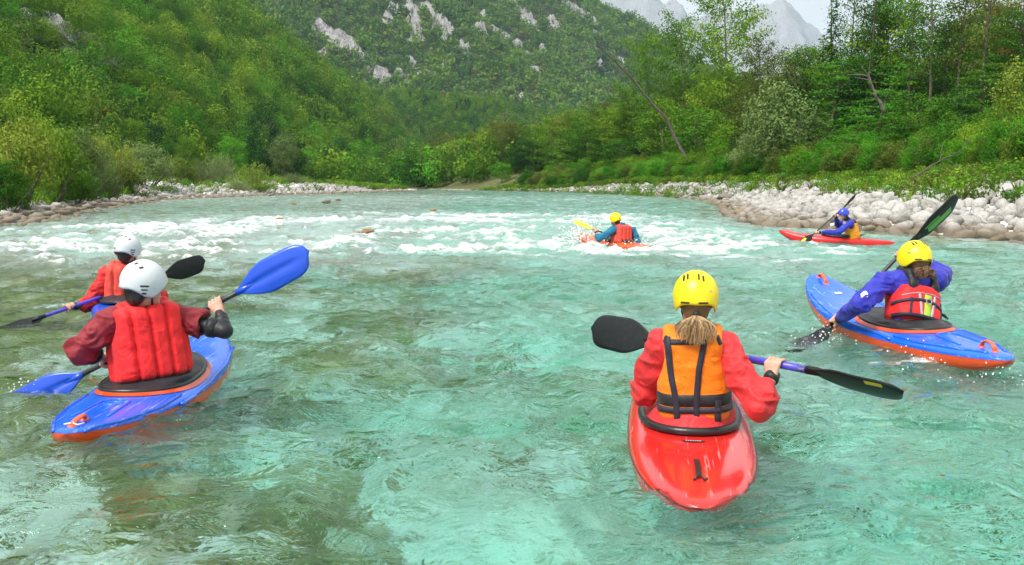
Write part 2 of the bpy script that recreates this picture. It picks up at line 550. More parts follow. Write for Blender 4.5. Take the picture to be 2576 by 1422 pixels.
# bare patches: photo position, half length, half width, downward tilt
SCREE1 = blobs_from(hill1_z, 60, 1200, [(25, 90, 70, 16, 35), (110, 50, 60, 12, 30), (190, 100, 18, 6, 25), (255, 155, 15, 7, 35), (440, 228, 26, 6, 22),
                                        (375, 190, 22, 5, 30), (612, 130, 10, 8, 0), (690, 205, 20, 6, 30), (660, 235, 20, 9, 30), (620, 215, 20, 8, 30), (5, 165, 12, 8, 20),
                                        (30, -20, 40, 16, 20), (1003, 362, 15, 14, 60), (760, 160, 45, 7, 52), (700, 120, 14, 9, 30), (830, 185, 30, 6, 52), (560, 70, 14, 5, 30)], 60)
CRAG2 = blobs_from(hill2_z, 800, 2600, [(845, 100, 70, 26, 38), (895, 140, 30, 14, 30), (960, 195, 30, 20, 55), (1020, 205, 30, 9, 48), (925, 170, 20, 9, 50),
                                        (1040, 45, 60, 15, 70), (1075, 25, 40, 14, 60), (1110, 62, 32, 16, 45), (1115, 100, 10, 8, 0), (1215, 80, 26, 10, 55), (1255, 80, 26, 14, 20),
                                        (1330, 55, 30, 20, 30), (1390, 60, 28, 12, 60), (1450, 25, 50, 10, 40), (1480, 60, 36, 12, 40), (1335, 150, 18, 22, 80), (1350, 180, 10, 10, 0),
                                        (1400, 145, 16, 9, 70), (1295, 112, 10, 14, 80), (1170, 125, 22, 8, 60), (1220, 40, 12, 8, 0), (1365, 130, 8, 7, 0), (1470, 262, 16, 4, 45),
                                        (1310, 248, 12, 5, 40), (1560, 150, 12, 8, 30), (1500, 90, 14, 6, 40), (990, 20, 16, 8, 60), (1160, 20, 30, 7, 30), (1300, 20, 20, 8, 30)], 300)


_cr = np.random.default_rng(314)
CRAG2 += blobs_from(hill2_z, 800, 2600, [(_cr.uniform(740, 1580), _cr.uniform(0, 235), _cr.uniform(8, 26), _cr.uniform(3, 8), _cr.uniform(35, 75)) for _ in range(26)], 300)


def heightfield(name, hfun, xs, ys, blobs, seed, mat, amp):
    X, Y = np.meshgrid(xs, ys)
    X, Y = X.ravel(), Y.ravel()
    Z = hfun(X, Y)
    c = px_mask(X, Y, Z, blobs, seed)
    Z = Z + amp * c * (0.6 - 2.0 * np.abs(fbm2(X * 0.05, Y * 0.02 + Z * 0.03, seed + 3, 4, 0.6)))
    me = mk_mesh(name, np.stack([X, Y, Z], -1), grid_faces(len(xs), len(ys)), [mat], True, {'crag': c * 0.9})
    return obj(name, me, kind='structure')


ROCK = rock_mat('limestone_slope', (.56, .55, .53), (.30, .29, .28), (.055, .085, .02), 0.22)
ROCK_FAR = rock_mat('far_limestone', (.50, .50, .50), (.25, .26, .28), (.05, .075, .035), 0.015)
heightfield('left_hillside', hill1_z, np.linspace(-470, -38, 300), np.linspace(20, 830, 330), SCREE1, 81, ROCK, 5)
heightfield('middle_hill', hill3_z, np.linspace(-420, 620, 200), np.linspace(600, 1100, 120), [], 83, ROCK, 0)
heightfield('craggy_mountain', hill2_z, np.linspace(-1000, 950, 460), np.linspace(920, 2200, 420), CRAG2, 85, ROCK, 16)


def build_far():
    rx = [-2500, 0, 280, 480, 880, 1005, 1180, 1405, 1530, 1655, 1880, 2155, 2600, 3220, 4200]
    rz = [1250, 1270, 1250, 1265, 1150, 1100, 985, 1050, 1110, 1145, 1020, 850, 700, 600, 500]
    xs, ys = np.linspace(-2500, 4200, 420), np.linspace(4600, 7000, 160)
    X, Y = np.meshgrid(xs, ys); X, Y = X.ravel(), Y.ravel()
    t = np.clip((Y - 4600) / 1400, 0, 1)
    Z = np.interp(X, rx, rz) * t ** 1.15 * (1 - 0.5 * sstep(6050, 7000, Y))
    Z = Z + sstep(0.05, 0.5, t) * (110 * fbm2(X * 0.0022, Y * 0.0016, 91, 5, 0.55) - 60 * np.abs(noise2(X * 0.006, Y * 0.002, 92)))
    c = sstep(0.25, 0.8, t + 0.35 * fbm2(X * 0.002, Y * 0.002, 93, 4))
    me = mk_mesh('far_mountain', np.stack([X, Y, Z], -1), grid_faces(420, 160), [ROCK_FAR], True, {'crag': c * 0.55 - 0.2})
    return obj('far_mountain', me, kind='structure')


build_far()


# ------------------------------------------------------------------ forest that reads as one mass: instanced crowns
def leaf_cloud(n, rx, rz, cz, size, rs, flat=0.0, shell=0.55, lump=0.35, asp=0.7):
    """Leaf-sized faces through the volume of a lumpy crown. Returns verts, faces, tint per vertex."""
    d = rs.normal(size=(n, 3)); d /= np.linalg.norm(d, axis=1, keepdims=True)
    rad = shell + (1 - shell) * rs.random(n) ** 0.5
    l = 1 + lump * noise3(d[:, 0] * 2.2 + 5, d[:, 1] * 2.2 + 9, d[:, 2] * 2.2 + rs.random() * 50, 7)
    c = d * (rad * l)[:, None] * np.array([rx, rx, rz]) + np.array([0, 0, cz])
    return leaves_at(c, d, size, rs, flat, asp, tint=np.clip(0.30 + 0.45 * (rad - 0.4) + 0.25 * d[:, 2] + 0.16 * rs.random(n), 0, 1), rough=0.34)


def leaves_at(c, d, size, rs, flat=0.0, asp=0.7, tint=None, rough=0.48):
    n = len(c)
    nn = d * 1.25 + rs.normal(size=(n, 3)) * rough + np.array([0, 0, flat * 0.6])
    nn /= np.linalg.norm(nn, axis=1, keepdims=True) + 1e-9
    t = np.cross(nn, rs.normal(size=(n, 3))); t /= np.linalg.norm(t, axis=1, keepdims=True) + 1e-9
    b = np.cross(nn, t)
    s = size * (0.6 + 0.8 * rs.random(n))[:, None]
    q = np.stack([c - t * s * 0.5, c + b * s * 0.5 * asp + nn * s * 0.12, c + t * s * 0.5, c - b * s * 0.5 * asp + nn * s * 0.12], 1).reshape(-1, 3)
    f = np.arange(n * 4).reshape(n, 4)
    if tint is None:
        tint = rs.random(n)
    return q, f, np.repeat(tint, 4)


LEAF = {
    'light': leaf_mat('leaf_light', (.050, .140, .009), (.125, .265, .015), (.250, .380, .032)),
    'mid': leaf_mat('leaf_mid', (.020, .085, .008), (.055, .175, .014), (.135, .280, .024)),
    'dark': leaf_mat('leaf_dark', (.008, .036, .011), (.020, .082, .018), (.052, .140, .024)),
    'willow': leaf_mat('leaf_willow', (.070, .120, .030), (.150, .235, .066), (.270, .360, .130)),
    'gold': leaf_mat('leaf_gold', (.070, .130, .015), (.155, .245, .028), (.290, .350, .055)),
    'brown': leaf_mat('leaf_brown', (.060, .036, .012), (.140, .085, .028), (.230, .150, .050)),
    'bright': leaf_mat('leaf_bright', (.030, .140, .009), (.072, .275, .014), (.160, .400, .030)),
    'olive': leaf_mat('leaf_olive', (.042, .068, .010), (.100, .145, .022), (.185, .220, .045)),
    'slope': leaf_mat('leaf_slope', (.020, .080, .008), (.066, .175, .013), (.175, .285, .026)),
    'slope2': leaf_mat('leaf_slope_far', (.034, .095, .018), (.085, .195, .030), (.180, .275, .042)),
}


def instancer(name, pts, rots, scl, idx, sources, label, cat, kind='stuff'):
    """ONE object that instances source meshes on points (geometry nodes)."""
    coll = bpy.data.collections.new(name + '_sources')
    for k, s in enumerate(sources):
        o = bpy.data.objects.new('%s_source_%02d' % (name, k), s)
        coll.objects.link(o)
    me = bpy.data.meshes.new(name)
    me.vertices.add(len(pts)); me.vertices.foreach_set('co', np.ascontiguousarray(pts, np.float32).ravel())
    for nm, typ, a in (('rot', 'FLOAT_VECTOR', rots), ('scl', 'FLOAT_VECTOR', scl), ('idx', 'INT', idx)):
        at = me.attributes.new(nm, typ, 'POINT')
        if typ == 'INT':
            at.data.foreach_set('value', np.ascontiguousarray(a, np.int32))
        else:
            at.data.foreach_set('vector', np.ascontiguousarray(a, np.float32).ravel())
    o = obj(name, me, label=label, cat=cat, kind=kind)
    ng = bpy.data.node_groups.new(name, 'GeometryNodeTree')
    ng.interface.new_socket('Geometry', in_out='INPUT', socket_type='NodeSocketGeometry')
    ng.interface.new_socket('Geometry', in_out='OUTPUT', socket_type='NodeSocketGeometry')
    gi, go = ng.nodes.new('NodeGroupInput'), ng.nodes.new('NodeGroupOutput')
    iop = ng.nodes.new('GeometryNodeInstanceOnPoints')
    ci = ng.nodes.new('GeometryNodeCollectionInfo')
    ci.inputs['Collection'].default_value = coll
    ci.inputs['Separate Children'].default_value = True
    ci.inputs['Reset Children'].default_value = True
    iop.inputs['Pick Instance'].default_value = True

    def na(nm, typ):
        a = ng.nodes.new('GeometryNodeInputNamedAttribute')
        a.data_type = typ
        a.inputs['Name'].default_value = nm
        return a.outputs['Attribute']
    L = ng.links.new
    L(gi.outputs[0], iop.inputs['Points'])
    L(ci.outputs[0], iop.inputs['Instance'])
    L(na('idx', 'INT'), iop.inputs['Instance Index'])
    e2r = ng.nodes.new('FunctionNodeEulerToRotation')
    L(na('rot', 'FLOAT_VECTOR'), e2r.inputs[0])
    L(e2r.outputs[0], iop.inputs['Rotation'])
    L(na('scl', 'FLOAT_VECTOR'), iop.inputs['Scale'])
    L(iop.outputs[0], go.inputs[0])
    md = o.modifiers.new('instances', 'NODES')
    md.node_group = ng
    return o


def in_frame(x, y, z, mu=260, mv=220):
    c, s = math.cos(PITCH), math.sin(PITCH)
    f = y * c - (z - CAM_H) * s
    w = y * s + (z - CAM_H) * c
    u = 1288 + FPX * x / np.maximum(f, 1e-3)
    v = 711 - FPX * w / np.maximum(f, 1e-3)
    return (f > 1) & (u > -mu) & (u < 2576 + mu) & (v > -mv) & (v < 1422 + mv)


def crown_mesh(name, mat, n, rx, rz, size, seed, conifer=False, trunk=True):
    rs = np.random.default_rng(seed)
    g = Geo()
    if conifer:
        k = n
        t = rs.random(k) ** 0.7
        a = rs.random(k) * 6.28
        r = rx * (1 - t) * (0.45 + 0.55 * rs.random(k)) * (1 + 0.25 * np.sin(t * 40))
        c = np.stack([np.cos(a) * r, np.sin(a) * r, t * rz * 2], -1)
        d = np.stack([np.cos(a), np.sin(a), np.full(k, 0.3)], -1)
        g.add(*(lambda q: (q[0], q[1], 0, q[2]))(leaves_at(c, d, size, rs, 0.4, 0.5, np.clip(0.2 + 0.6 * rs.random(k), 0, 1))))
    else:
        # several overlapping lumps make one uneven crown
        nl = 9
        for j in range(nl):
            off = rs.normal(size=3) * np.array([rx, rx, rz * 0.9]) * 0.46
            kq = 1.0 if j == 0 else 0.62 + 0.3 * rs.random()
            q, f, t = leaf_cloud(n // nl, rx * 0.66 * kq, rz * 0.66 * kq, rz * 1.05, size, rs, flat=0.35, shell=0.78)
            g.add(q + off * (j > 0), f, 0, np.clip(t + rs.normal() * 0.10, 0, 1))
    return g.mesh(name, [mat], smooth=False)


def scatter_forest(name, hfun, xr, yr, cell, mask_blobs, seed, srcs, weights, smin, smax, label, avoid=None, dens=1.0, hmin=1.0):
    rs = np.random.default_rng(seed)
    xs, ys = np.arange(xr[0], xr[1], cell), np.arange(yr[0], yr[1], cell)
    X, Y = np.meshgrid(xs, ys)
    X = (X + rs.random(X.shape) * cell).ravel(); Y = (Y + rs.random(Y.shape) * cell).ravel()
    Z = hfun(X, Y)
    k = in_frame(X, Y, Z) & (Z > hmin) & (rs.random(len(X)) < dens)
    if mask_blobs:
        k &= px_mask(X, Y, Z, mask_blobs, seed + 1 if False else {81: 81, 85: 85}.get(seed, seed)) < 0.35
    if avoid is not None:
        k &= ~avoid(X, Y)
    X, Y, Z = X[k], Y[k], Z[k]
    n = len(X)
    # kinds gather in drifts
    drift = fbm2(X * 0.02, Y * 0.015, seed + 5, 3)
    w = np.asarray(weights, float)
    pick = np.clip(rs.random(n) * 0.75 + (drift + 0.55) * 0.25, 0, 0.999)
    idx = np.searchsorted(np.cumsum(w) / w.sum(), pick)
    s = smin + (smax - smin) * rs.random(n) ** 1.3
    scl = np.stack([s, s, s * (0.85 + 0.5 * rs.random(n))], -1)
    rot = np.stack([np.zeros(n), np.zeros(n), rs.random(n) * 6.28], -1)
    return instancer(name, np.stack([X, Y, Z - 0.4], -1), rot, scl, idx, srcs, label, 'forest')


def build_forests():
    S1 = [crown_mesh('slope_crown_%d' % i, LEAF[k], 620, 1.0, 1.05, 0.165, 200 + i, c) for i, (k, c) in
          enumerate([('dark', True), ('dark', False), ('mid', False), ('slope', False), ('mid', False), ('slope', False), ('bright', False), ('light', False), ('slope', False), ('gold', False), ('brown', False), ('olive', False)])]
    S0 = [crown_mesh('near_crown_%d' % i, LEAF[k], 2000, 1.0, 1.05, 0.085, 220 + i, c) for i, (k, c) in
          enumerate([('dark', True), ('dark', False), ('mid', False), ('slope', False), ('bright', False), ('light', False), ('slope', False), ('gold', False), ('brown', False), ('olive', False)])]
    scatter_forest('near_hillside_forest', hill1_z, (-300, -40), (95, 330), 4.9, SCREE1, 81, S0, [7, 14, 20, 26, 11, 16, 20, 6, 2, 6], 2.7, 5.0,
                   'dense green forest on the nearer left hillside above the hedge')
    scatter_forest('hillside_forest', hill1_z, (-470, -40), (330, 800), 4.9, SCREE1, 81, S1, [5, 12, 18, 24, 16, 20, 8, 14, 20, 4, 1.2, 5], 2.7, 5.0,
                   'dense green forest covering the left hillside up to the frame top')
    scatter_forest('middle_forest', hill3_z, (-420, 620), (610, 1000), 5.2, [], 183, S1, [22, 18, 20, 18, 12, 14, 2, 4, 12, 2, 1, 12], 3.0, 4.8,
                   'dark green forest on the low hill in the middle distance')
    S2 = [crown_mesh('far_crown_%d' % i, LEAF[k], 70, 1.0, 0.95, 0.5, 240 + i, c) for i, (k, c) in
          enumerate([('dark', False), ('mid', False), ('slope2', False), ('slope2', False), ('slope', False), ('light', False), ('olive', False)])]
    scatter_forest('mountain_forest', hill2_z, (-800, 900), (930, 1900), 7.6, CRAG2, 85, S2, [10, 14, 24, 24, 16, 6, 10], 3.8, 7.0,
                   'hazy green forest on the craggy mountain behind the low hill')
    # valley floor behind both banks
    Fs = S1
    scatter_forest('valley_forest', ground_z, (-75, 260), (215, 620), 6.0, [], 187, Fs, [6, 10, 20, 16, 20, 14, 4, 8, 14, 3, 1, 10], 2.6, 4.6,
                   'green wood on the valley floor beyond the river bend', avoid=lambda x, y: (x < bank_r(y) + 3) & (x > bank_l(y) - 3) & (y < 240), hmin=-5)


build_forests()

# ------------------------------------------------------------------ haze
def build_haze():
    m, nt, out = mat_new('haze')
    pv = N(nt, 'ShaderNodeVolumePrincipled', {'Color': (.62, .84, 1.0, 1), 'Density': 0.00008, 'Anisotropy': 0.0})
    nt.links.new(pv.outputs[0], out.inputs['Volume'])
    x0, x1, y0, y1, z0, z1 = -4200, 5200, -300, 9300, -9, 1450
    v = np.array([[x, y, z] for z in (z0, z1) for y in (y0, y1) for x in (x0, x1)], float)
    f = np.array([[0, 2, 3, 1], [4, 5, 7, 6], [0, 1, 5, 4], [2, 6, 7, 3], [0, 4, 6, 2], [1, 3, 7, 5]])
    return obj('haze', mk_mesh('haze', v, f, [m], False), label='thin pale blue haze filling the valley air', cat='haze', kind='stuff')


build_haze()
# ------------------------------------------------------------------ river surface
# local level of the water where boats ride on it: x, y, rise, radius
SWELL = [(1.55, 21.15, .10, .75, 1.0), (2.7, 19.5, .02, 1.1, .75), (2.72, 6.45, .05, .45, .55), (2.98, 5.72, .03, .42, .7), (2.36, 7.15, .02, .32, .6),
         (-2.87, 5.52, .0, .16, .8), (6.75, 22.0, .02, .45, .6), (3.5, 17.2, .10, 1.1, .75), (4.6, 15.0, .08, .9, .55), (2.4, 10.5, .04, .7, .35)]


def rapids(x, y):
    """Where the river breaks white."""
    r = 0.95 * sstep(13, 19, y) * sstep(60, 28, y) * sstep(-19, -9, x) * sstep(9.5, 4, x)
    r = np.maximum(r, 0.85 * sstep(12.5, 15, y) * sstep(27, 18, y) * sstep(2.0, -3.0, x))
    r = np.maximum(r, 0.45 * sstep(45, 80, y) * sstep(150, 90, y))
    r = np.maximum(r, 0.55 * np.exp(-(((x - 4.2) / 2.2) ** 2 + ((y - 14.5) / 3.0) ** 2)))
    r = np.maximum(r, 0.22 * sstep(7, 12, y) * sstep(3, 8, x + 0.1 * y))
    return np.clip(r, 0, 1)


def water_parts(x, y):
    x = np.asarray(x, float); y = np.asarray(y, float)
    R = rapids(x, y)
    wx = x + 0.35 * noise2(x * 0.8, y * 0.8, 301)
    wy = y + 0.45 * noise2(x * 0.6 + 9, y * 0.6, 302)
    # long standing waves across the flow, sharper crests in the rapids
    big = 1 - 2.0 * np.abs(noise2(wx * 0.30, wy * 0.50, 303))
    big2 = 1 - 2.0 * np.abs(noise2(wx * 0.55 + 4, wy * 0.95, 304))
    sw = noise2(wx * 0.45, wy * 0.75, 305)
    ch = noise2(wx * 1.2, wy * 1.9, 306)
    ch2 = 1 - 2.0 * np.abs(noise2(wx * 2.1 + 3, wy * 3.2, 307))
    rip = noise2(wx * 4.6, wy * 6.5, 308)
    calm = 1 - R
    z = R * (0.150 * big + 0.105 * big2 + 0.055 * ch2) + calm * (0.052 * sw + 0.046 * ch + 0.040 * ch2) + 0.020 * rip
    # fine chop, only where the mesh is dense enough to carry it
    z = z + sstep(22, 8, y) * (0.0105 * (1 - 2 * np.abs(noise2(wx * 5.2 + 1, wy * 7.4, 312))) + 0.005 * noise2(wx * 10.5, wy * 14, 313))
    crest = big * 0.55 + big2 * 0.5 + 0.35 * ch2 + 0.3 * noise2(x * 0.16, y * 0.2, 309)
    foam = np.clip((crest + 0.55 * (R - 0.75) - 0.76) / 0.72, 0, 1) * sstep(0.08, 0.45, R)
    lump = noise2(x * 7, y * 9, 310) + 0.6 * noise2(x * 15, y * 19, 311)
    z = z + sstep(0.35, 0.9, foam) * (0.035 + 0.040 * lump)
    edge = -np.maximum(bank_l(y) - x, x - bank_r(y))
    z = z * (0.25 + 0.75 * sstep(0.0, 3.0, edge))
    for (sx, sy, dz, sr, sf) in SWELL:
        g = np.exp(-(((x - sx) ** 2 + (y - sy) ** 2) / sr ** 2))
        z = z * (1 - 0.6 * g) + dz * g
        if sf:
            foam = np.maximum(foam, sf * np.clip(g * 1.3, 0, 1) * sstep(-0.25, 0.5, ch + 0.5 * lump))
    return z + level(y), foam, 0.17 * R


def water_z(x, y):
    return water_parts(x, y)[0]


def water_mat():
    m, nt, out = mat_new('river_water')
    geo = N(nt, 'ShaderNodeNewGeometry').outputs['Position']
    st = N(nt, 'ShaderNodeMapping', {'Vector': geo, 'Scale': (1.0, 1.6, 1.0)}).outputs[0]
    r1 = N(nt, 'ShaderNodeTexNoise', {'Vector': st, 'Scale': 5.5, 'Detail': 3.0, 'Distortion': 0.8}).outputs['Fac']
    r2 = N(nt, 'ShaderNodeTexNoise', {'Vector': st, 'Scale': 22.0, 'Detail': 3.0, 'Distortion': 0.5}).outputs['Fac']
    h = N(nt, 'ShaderNodeMath', {0: r2, 1: 0.22, 2: r1}, operation='MULTIPLY_ADD').outputs[0]
    b = N(nt, 'ShaderNodeBump', {'Height': h, 'Strength': 1.0, 'Distance': 0.040}).outputs[0]
    gl = N(nt, 'ShaderNodeBsdfGlass', {'Color': (1, 1, 1, 1), 'Roughness': 0.0, 'IOR': 1.333, 'Normal': b})
    # foam: attribute broken up by noise at three sizes; thin aerated water between
    n1 = N(nt, 'ShaderNodeTexNoise', {'Vector': geo, 'Scale': 10.0, 'Detail': 8.0, 'Roughness': 0.78, 'Distortion': 1.2}).outputs['Fac']
    n0 = N(nt, 'ShaderNodeTexNoise', {'Vector': st, 'Scale': 2.2, 'Detail': 3.0, 'Distortion': 1.2}).outputs['Fac']
    nn = N(nt, 'ShaderNodeMath', {0: n0, 1: 0.55, 2: n1}, operation='MULTIPLY_ADD').outputs[0]
    fa = N(nt, 'ShaderNodeMath', {0: attr(nt, 'foam'), 1: 0.62, 2: nn}, operation='MULTIPLY_ADD').outputs[0]
    fa = N(nt, 'ShaderNodeMath', {0: fa, 1: 0.5}, operation='MULTIPLY').outputs[0]
    ff = ramp(nt, fa, [(0.49, 0.0), (0.54, 0.30), (0.635, 0.97)])
    ff = N(nt, 'ShaderNodeMath', {0: attr(nt, 'air'), 1: ff}, operation='MAXIMUM').outputs[0]
    fb = N(nt, 'ShaderNodeBump', {'Height': n1, 'Strength': 0.8, 'Distance': 0.05}).outputs[0]
    fd = N(nt, 'ShaderNodeBsdfPrincipled', {'Base Color': (.84, .88, .87, 1), 'Roughness': 0.6, 'Normal': fb})
    mx = N(nt, 'ShaderNodeMixShader', {0: ff, 1: gl.outputs[0], 2: fd.outputs[0]})
    nt.links.new(mx.outputs[0], out.inputs['Surface'])
    va = N(nt, 'ShaderNodeVolumeAbsorption', {'Color': (.06, .965, .80, 1), 'Density': 0.50})
    nt.links.new(va.outputs[0], out.inputs['Volume'])
    return m


def build_water():
    NA, NR = 560, 860
    X, Y = fan((0, -4.5), 4.5, 300, NR, -44, 44, NA)
    X, Y = X.ravel(), Y.ravel()
    Z, F, Ar = water_parts(X, Y)
    me = mk_mesh('river', np.stack([X, Y, Z], -1), grid_faces(NA, NR), [water_mat()], True, {'foam': F, 'air': Ar})
    return obj('river', me, kind='structure')


build_water()
# ------------------------------------------------------------------ trees and shrubs
def bark_mat(name, c1, c2):
    m, nt, out = mat_new(name)
    tc = N(nt, 'ShaderNodeTexCoord').outputs['Object']
    st = N(nt, 'ShaderNodeMapping', {'Vector': tc, 'Scale': (1, 1, 0.25)}).outputs[0]
    nz = N(nt, 'ShaderNodeTexNoise', {'Vector': st, 'Scale': 9.0, 'Detail': 7.0, 'Roughness': 0.7}).outputs['Fac']
    p = N(nt, 'ShaderNodeBsdfPrincipled', {'Base Color': ramp(nt, nz, [(0.32, c1), (0.65, c2)]), 'Roughness': 0.9})
    b = N(nt, 'ShaderNodeBump', {'Height': nz, 'Strength': 0.8, 'Distance': 0.05})
    nt.links.new(b.outputs[0], p.inputs['Normal'])
    nt.links.new(p.outputs[0], out.inputs[0])
    return m


BARK = bark_mat('bark_grey_brown', (.045, .036, .027), (.17, .14, .11))
BARK_DEAD = bark_mat('bark_dead', (.05, .042, .034), (.20, .17, .14))


def limb(g, p0, d, L, r, rs, droop=0.0, n=5, seg=5, wob=0.10):
    d = np.asarray(d, float) / np.linalg.norm(d)
    pts = [np.asarray(p0, float)]
    for i in range(n):
        d = d + rs.normal(size=3) * wob + np.array([0, 0, -droop / n])
        d /= np.linalg.norm(d)
        pts.append(pts[-1] + d * L / n)
    pts = np.array(pts)
    v, f = tube(pts, np.linspace(r, max(0.012, r * 0.22), n + 1), seg, cap=False)
    g.add(v, f)
    return pts


def tree_mesh(kind, seed, leaf):
    """Returns (trunk mesh, crown mesh, height)."""
    rs = np.random.default_rng(seed)
    gt, gc = Geo(), Geo()
    C, RX, RZ, NL, LS, ASP, FL = [], 0.7, 0.5, 34, 0.26, 0.62, 0.5
    if kind == 'airy':                       # tall, see-through broadleaf with layered boughs
        H = 16.0
        tr = limb(gt, (0, 0, -0.5), (0.03, 0, 1), H * 0.97, 0.22, rs, n=9, seg=7, wob=0.035)
        for k in range(52):
            t = 0.14 + 0.84 * (k + rs.random()) / 52
            p = np.array([np.interp(t * 9, np.arange(10), tr[:, j]) for j in range(3)])
            a = k * 2.4 + rs.normal() * 0.4
            L = H * (0.30 * math.sin(math.pi * min(1, 0.15 + 0.9 * (1 - t))) + 0.035) * (0.65 + 0.5 * rs.random())
            pts = limb(gt, p, (math.cos(a), math.sin(a), 0.35 + 0.75 * t), L, 0.055 * (1.25 - t), rs, 0.25)
            for q in np.linspace(1.6, 5, max(2, int(L / 0.85))):
                C.append([np.interp(q, np.arange(6), pts[:, j]) for j in range(3)])
        RX, RZ, NL, LS = 0.78, 0.38, 36, 0.25
    elif kind == 'tall':                     # bare trunk, sparse high crown
        H = 20.0
        tr = limb(gt, (0, 0, -0.5), (0.02, 0.01, 1), H * 0.98, 0.21, rs, n=9, seg=7, wob=0.03)
        for k in range(34):
            t = 0.33 + 0.66 * (k + rs.random()) / 34
            p = np.array([np.interp(t * 9, np.arange(10), tr[:, j]) for j in range(3)])
            a = k * 2.4 + rs.normal() * 0.5
            L = (1.5 + 3.4 * rs.random()) * (1.1 - 0.35 * t)
            pts = limb(gt, p, (math.cos(a), math.sin(a), 0.45), L, 0.05, rs, 0.3)
            for q in np.linspace(2.2, 5, max(1, int(L / 1.1))):
                if rs.random() < 0.85:
                    C.append([np.interp(q, np.arange(6), pts[:, j]) for j in range(3)])
        RX, RZ, NL, LS = 1.05, 0.68, 46, 0.26
    elif kind == 'robinia':                  # feathery flat sprays
        H = 10.0
        tr = limb(gt, (0, 0, -0.4), (rs.normal() * 0.1, 0, 1), H * 0.9, 0.13, rs, n=7, seg=6, wob=0.07)
        for k in range(38):
            t = 0.12 + 0.87 * (k + rs.random()) / 38
            p = np.array([np.interp(t * 7, np.arange(8), tr[:, j]) for j in range(3)])
            a = k * 2.4 + rs.normal() * 0.4
            L = 4.0 * (1.12 - 0.75 * t) * (0.6 + 0.5 * rs.random())
            pts = limb(gt, p, (math.cos(a), math.sin(a), 0.45), L, 0.05, rs, 0.55)
            for q in np.linspace(1.6, 5, max(2, int(L / 0.7))):
                C.append([np.interp(q, np.arange(6), pts[:, j]) for j in range(3)])
        RX, RZ, NL, LS, ASP, FL = 0.70, 0.14, 34, 0.23, 0.45, 1.5
    elif kind == 'round':                    # full, dense broadleaf
        H = 11.0
        tr = limb(gt, (0, 0, -0.4), (0.02, 0.03, 1), H * 0.8, 0.20, rs, n=6, seg=6, wob=0.06)
        for k in range(110):
            d = rs.normal(size=3); d /= np.linalg.norm(d)
            l = 1 + 0.30 * float(noise3(np.array([d[0] * 1.7 + seed]), np.array([d[1] * 1.7]), np.array([d[2] * 1.7]), 5)[0])
            C.append(np.array([0, 0, H * 0.53]) + d * l * (0.55 + 0.45 * rs.random() ** 0.6) * np.array([3.2, 3.2, H * 0.42]))
        for k in range(10):
            a = k * 2.4
            limb(gt, tr[2 + k % 4], (math.cos(a), math.sin(a), 0.9), 3.0, 0.07, rs, 0.1)
        RX, RZ, NL, LS = 0.85, 0.55, 52, 0.25
    elif kind == 'spruce':
        H = 16.0
        limb(gt, (0, 0, -0.4), (0, 0, 1), H, 0.20, rs, n=6, seg=6, wob=0.012)
        cs, ds = [], []
        for k in range(150):
            t = 0.06 + 0.93 * k / 150
            a = k * 2.4 + rs.normal() * 0.3
            L = 3.0 * (1 - t) ** 0.85 * (0.75 + 0.4 * rs.random()) + 0.2
            m = max(4, int(L * 9))
            q = rs.random(m) ** 0.7
            cs.append(np.stack([np.cos(a) * L * q + rs.normal(size=m) * 0.16, np.sin(a) * L * q + rs.normal(size=m) * 0.16, t * H - 0.35 * L * q ** 2 + rs.normal(size=m) * 0.10], -1))
            ds.append(np.tile([math.cos(a) * 0.3, math.sin(a) * 0.3, 1.0], (m, 1)))
        c, d = np.concatenate(cs), np.concatenate(ds)
        q, f, t = leaves_at(c, d, 0.42, rs, 0.3, 0.42, np.clip(0.15 + 0.7 * rs.random(len(c)), 0, 1))
        gc.add(q, f, 0, t)
    elif kind in ('bush', 'dome'):           # multi-stemmed dome of leaves down to the ground
        H = 4.0
        for k in range(9):
            a = k * 2.4
            limb(gt, (0.2 * math.cos(a), 0.2 * math.sin(a), -0.3), (math.cos(a) * 0.6, math.sin(a) * 0.6, 1), 2.8, 0.05, rs, 0.1)
        nl = 9 if kind == 'bush' else 13
        lob = rs.normal(size=(nl, 3)); lob[:, 2] = np.abs(lob[:, 2]) * 0.9; lob /= np.linalg.norm(lob, axis=1, keepdims=True)
        for k in range(120):
            j = rs.integers(nl)
            d = rs.normal(size=3); d /= np.linalg.norm(d)
            c = lob[j] * np.array([1.15, 1.15, 1.9]) * (0.75 + 0.3 * rs.random()) + d * (0.9 * rs.random() ** 0.4) * np.array([0.9, 0.9, 1.0])
            C.append([c[0], c[1], max(0.15, c[2] * 1.05 + 0.75)])
        RX, RZ, NL, LS, ASP = 0.36, 0.30, 62, 0.125, 0.5
    elif kind == 'willow':                   # whiskery upright shrub with narrow leaves
        H = 3.6
        cs, ds = [], []
        for k in range(150):
            a, e = rs.random() * 6.28, rs.random() ** 0.75
            d0 = np.array([math.cos(a) * e * 1.15, math.sin(a) * e * 1.15, 1.0 - 0.45 * e])
            L = (2.6 + 1.1 * rs.random()) * (1 - 0.12 * e)
            pts = limb(gt, (0.25 * math.cos(a), 0.25 * math.sin(a), -0.2), d0, L, 0.016, rs, 0.18, n=4, seg=3, wob=0.07)
            m = 34
            q = 0.6 + 3.4 * rs.random(m) ** 0.8
            c = np.stack([np.interp(q, np.arange(5), pts[:, j]) for j in range(3)], -1) + rs.normal(size=(m, 3)) * 0.085
            cs.append(c); ds.append(np.tile(pts[-1] - pts[0], (m, 1)) / L)
        c, d = np.concatenate(cs), np.concatenate(ds)
        n = len(c)
        ax = d * 1.0 + rs.normal(size=(n, 3)) * 0.45; ax /= np.linalg.norm(ax, axis=1, keepdims=True)
        sd = np.cross(ax, rs.normal(size=(n, 3))); sd /= np.linalg.norm(sd, axis=1, keepdims=True)
